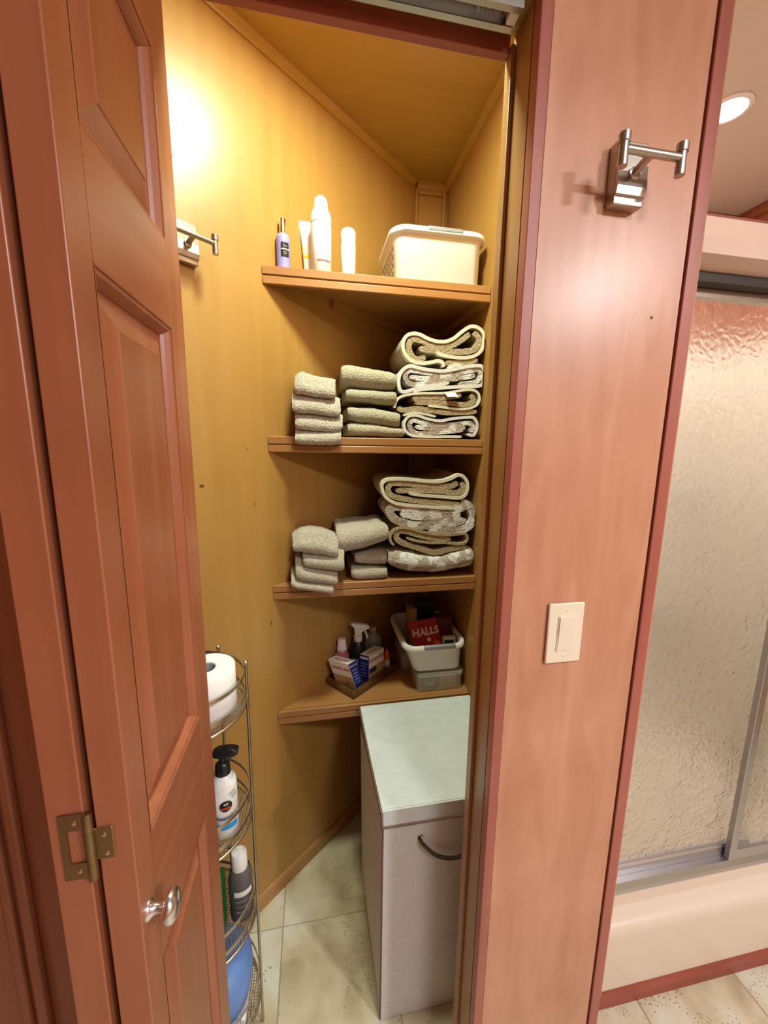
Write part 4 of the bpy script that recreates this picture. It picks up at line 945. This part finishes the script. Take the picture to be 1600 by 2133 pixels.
for a in (14, 62, 130, 200, 285):
    t_ = math.radians(a); p = el(t_, 0, 1.025)
    lathe('post', [(.0034, 0), (.0034, 1.022), (.005, 1.024), (.005, 1.030), (0, 1.033)], (p.x, p.y, 0), 'wire', tw, seg=12)
# things on the tower
zt = TIER[0]+.0034
t = thing('toilet_roll', 'white toilet roll on the top tier of the wire tower', 'toilet roll', (-.226, .790, zt))
lathe('paper', [(.0205, 0), (.056, 0), (.0575, .002), (.0575, .096), (.056, .098), (.0205, .098), (.0205, 0)], (-.226, .790, zt), 'paper', t, seg=40)
lathe('core', [(.0188, .0005), (.0202, .0005), (.0202, .0965), (.0188, .0965), (.0188, .0005)], (-.226, .790, zt), 'core', t, seg=32)
zt = TIER[1]+.0034
c = (-.200, .772, zt)
t, b = bottle('pump_bottle', 'white detangler bottle with a black pump on the second tier', 'bottle', [(.024, 0), (.0265, .003), (.0265, .118), (.024, .132), (.015, .141), (.0135, .143)], c, 'white',
     [('collar', [(.0155, .1433), (.016, .145), (.0145, .165), (.009, .170), (.0065, .171), (.006, .183)], 'black')], sy=.9)
vs, fs = loft([[(c[0]+x*1.0+.012*0, c[1]+y, c[2]+z) for x, y in rrect(w_, d_, .006, 3)] for w_, d_, z in ((.030, .018, .183), (.050, .022, .188), (.052, .022, .196), (.034, .016, .203))])
mk('pump_head', [(x+.008, y, z) for x, y, z in vs], fs, 'black', t, bevel=.001)
fa = -PI/2+.30; r0 = .0268
lf0 = lambda dz, l=.0005: (lambda x, y: (lambda p: Vector((p.x, c[1]+(p.y-c[1])*.92, p.z)))(cylfn((c[0], c[1], c[2]+dz), r0, fa, l)(x, y)))
patch('logo_oval', lf0(.082), .026, .026, 'black', t, oval=True)
letters('lettering', 'so', .010, (lambda f: lambda x, y: f(x, y+.006))(lf0(.082, .001)), 'whitem', t, .0002)
letters('lettering', 'cozy', .011, (lambda f: lambda x, y: f(x, y-.004))(lf0(.082, .001)), 'orange', t, .0003)
letters('lettering', 'detangler', .0125, (lambda f: lambda x, y: f(x+.000, y))(lf0(.054, .001)), 'navy', t, .0002)
patch('blue_band', lf0(.032), .046, .013, 'cyan', t)
for k in range(3): patch('purple_swirl', (lambda f, k=k: lambda x, y: f(x+.020-.003*k, y+.3*x+.006*k))(lf0(.098)), .014, .0016, 'purple', t, 5, 1)
c2 = (-.2305, .728, zt)
bottle('white_bottle', 'plain white bottle in front of the pump bottle on the second tier', 'bottle', [(.020, 0), (.022, .003), (.022, .085), (.018, .10), (.010, .106)], c2, 'white', [('cap', [(.011, .1063), (.011, .125), (0, .126)], 'white')])
zt = TIER[2]+.0034
c = (-.1835, .799, zt)
t, b = bottle('shampoo_bottle', 'charcoal bottle with a tall white cap on the third tier', 'bottle', [(.023, 0), (.0255, .003), (.0265, .06), (.026, .105), (.022, .125), (.018, .130)], c, 'charcoal',
     [('cap', [(.0175, .1303), (.018, .132), (.0168, .172), (.0155, .1735), (0, .174)], 'white')], sy=.85)
f0 = cylfn((c[0], c[1], c[2]+.082), .0265, -PI/2+.4, .001); patch('label_band', lambda x, y: Vector((f0(x, y).x, c[1]+(f0(x, y).y-c[1])*.88, f0(x, y).z)), .042, .014, 'whitem', t)
for k, dz in enumerate((.062, .048, .034)):
    f1 = cylfn((c[0], c[1], c[2]+dz), .0265, -PI/2+.4, .001); patch('label_line', (lambda f1: lambda x, y: Vector((f1(x, y).x, c[1]+(f1(x, y).y-c[1])*.88, f1(x, y).z)))(f1), .036, .0022, 'greyprint', t, 8, 1)
t = thing('leafy_carton', 'green leaf printed carton with a white end on the third tier', 'box', (-.245, .79, zt))
obox('carton', (-.262, .742, zt), (.050, .002, 0), (-.002, .046, 0), (0, 0, .150), 'green', t, bevel=.002)
obox('white_corner', (-.232, .7395, zt+.002), (.017, 0, 0), (0, .002, 0), (0, 0, .065), 'whitem', t, bevel=.001)
zt = TIER[3]+.0034
t = thing('wrapped_pack', 'periwinkle blue wrapped pack bulging on the bottom tier', 'pack', (-.26, .80, zt+.042))
rings = []
for z, m, dx in ((.042, .010, 0), (.05, .003, 0), (.09, 0, .004), (.13, .004, .006), (.15, .014, .004), (.158, .03, 0)):
    rings.append([(-.274+dx+x, .797+y, zt+z) for x, y in rrect(.205-2*m, .165-2*m, .07, 8)])
mk('wrap', *loft(rings), 'bluepack', t, smooth=True)
t = thing('flat_carton', 'pale blue flat carton under the wrapped pack on the bottom tier', 'box', (-.26, .80, zt))
box('carton', -.350, -.190, .735, .860, zt, zt+.040, 'paleblue', t, bevel=.004)
box('white_end', -.1898, -.178, .745, .850, zt+.002, zt+.030, 'white', t, bevel=.003)
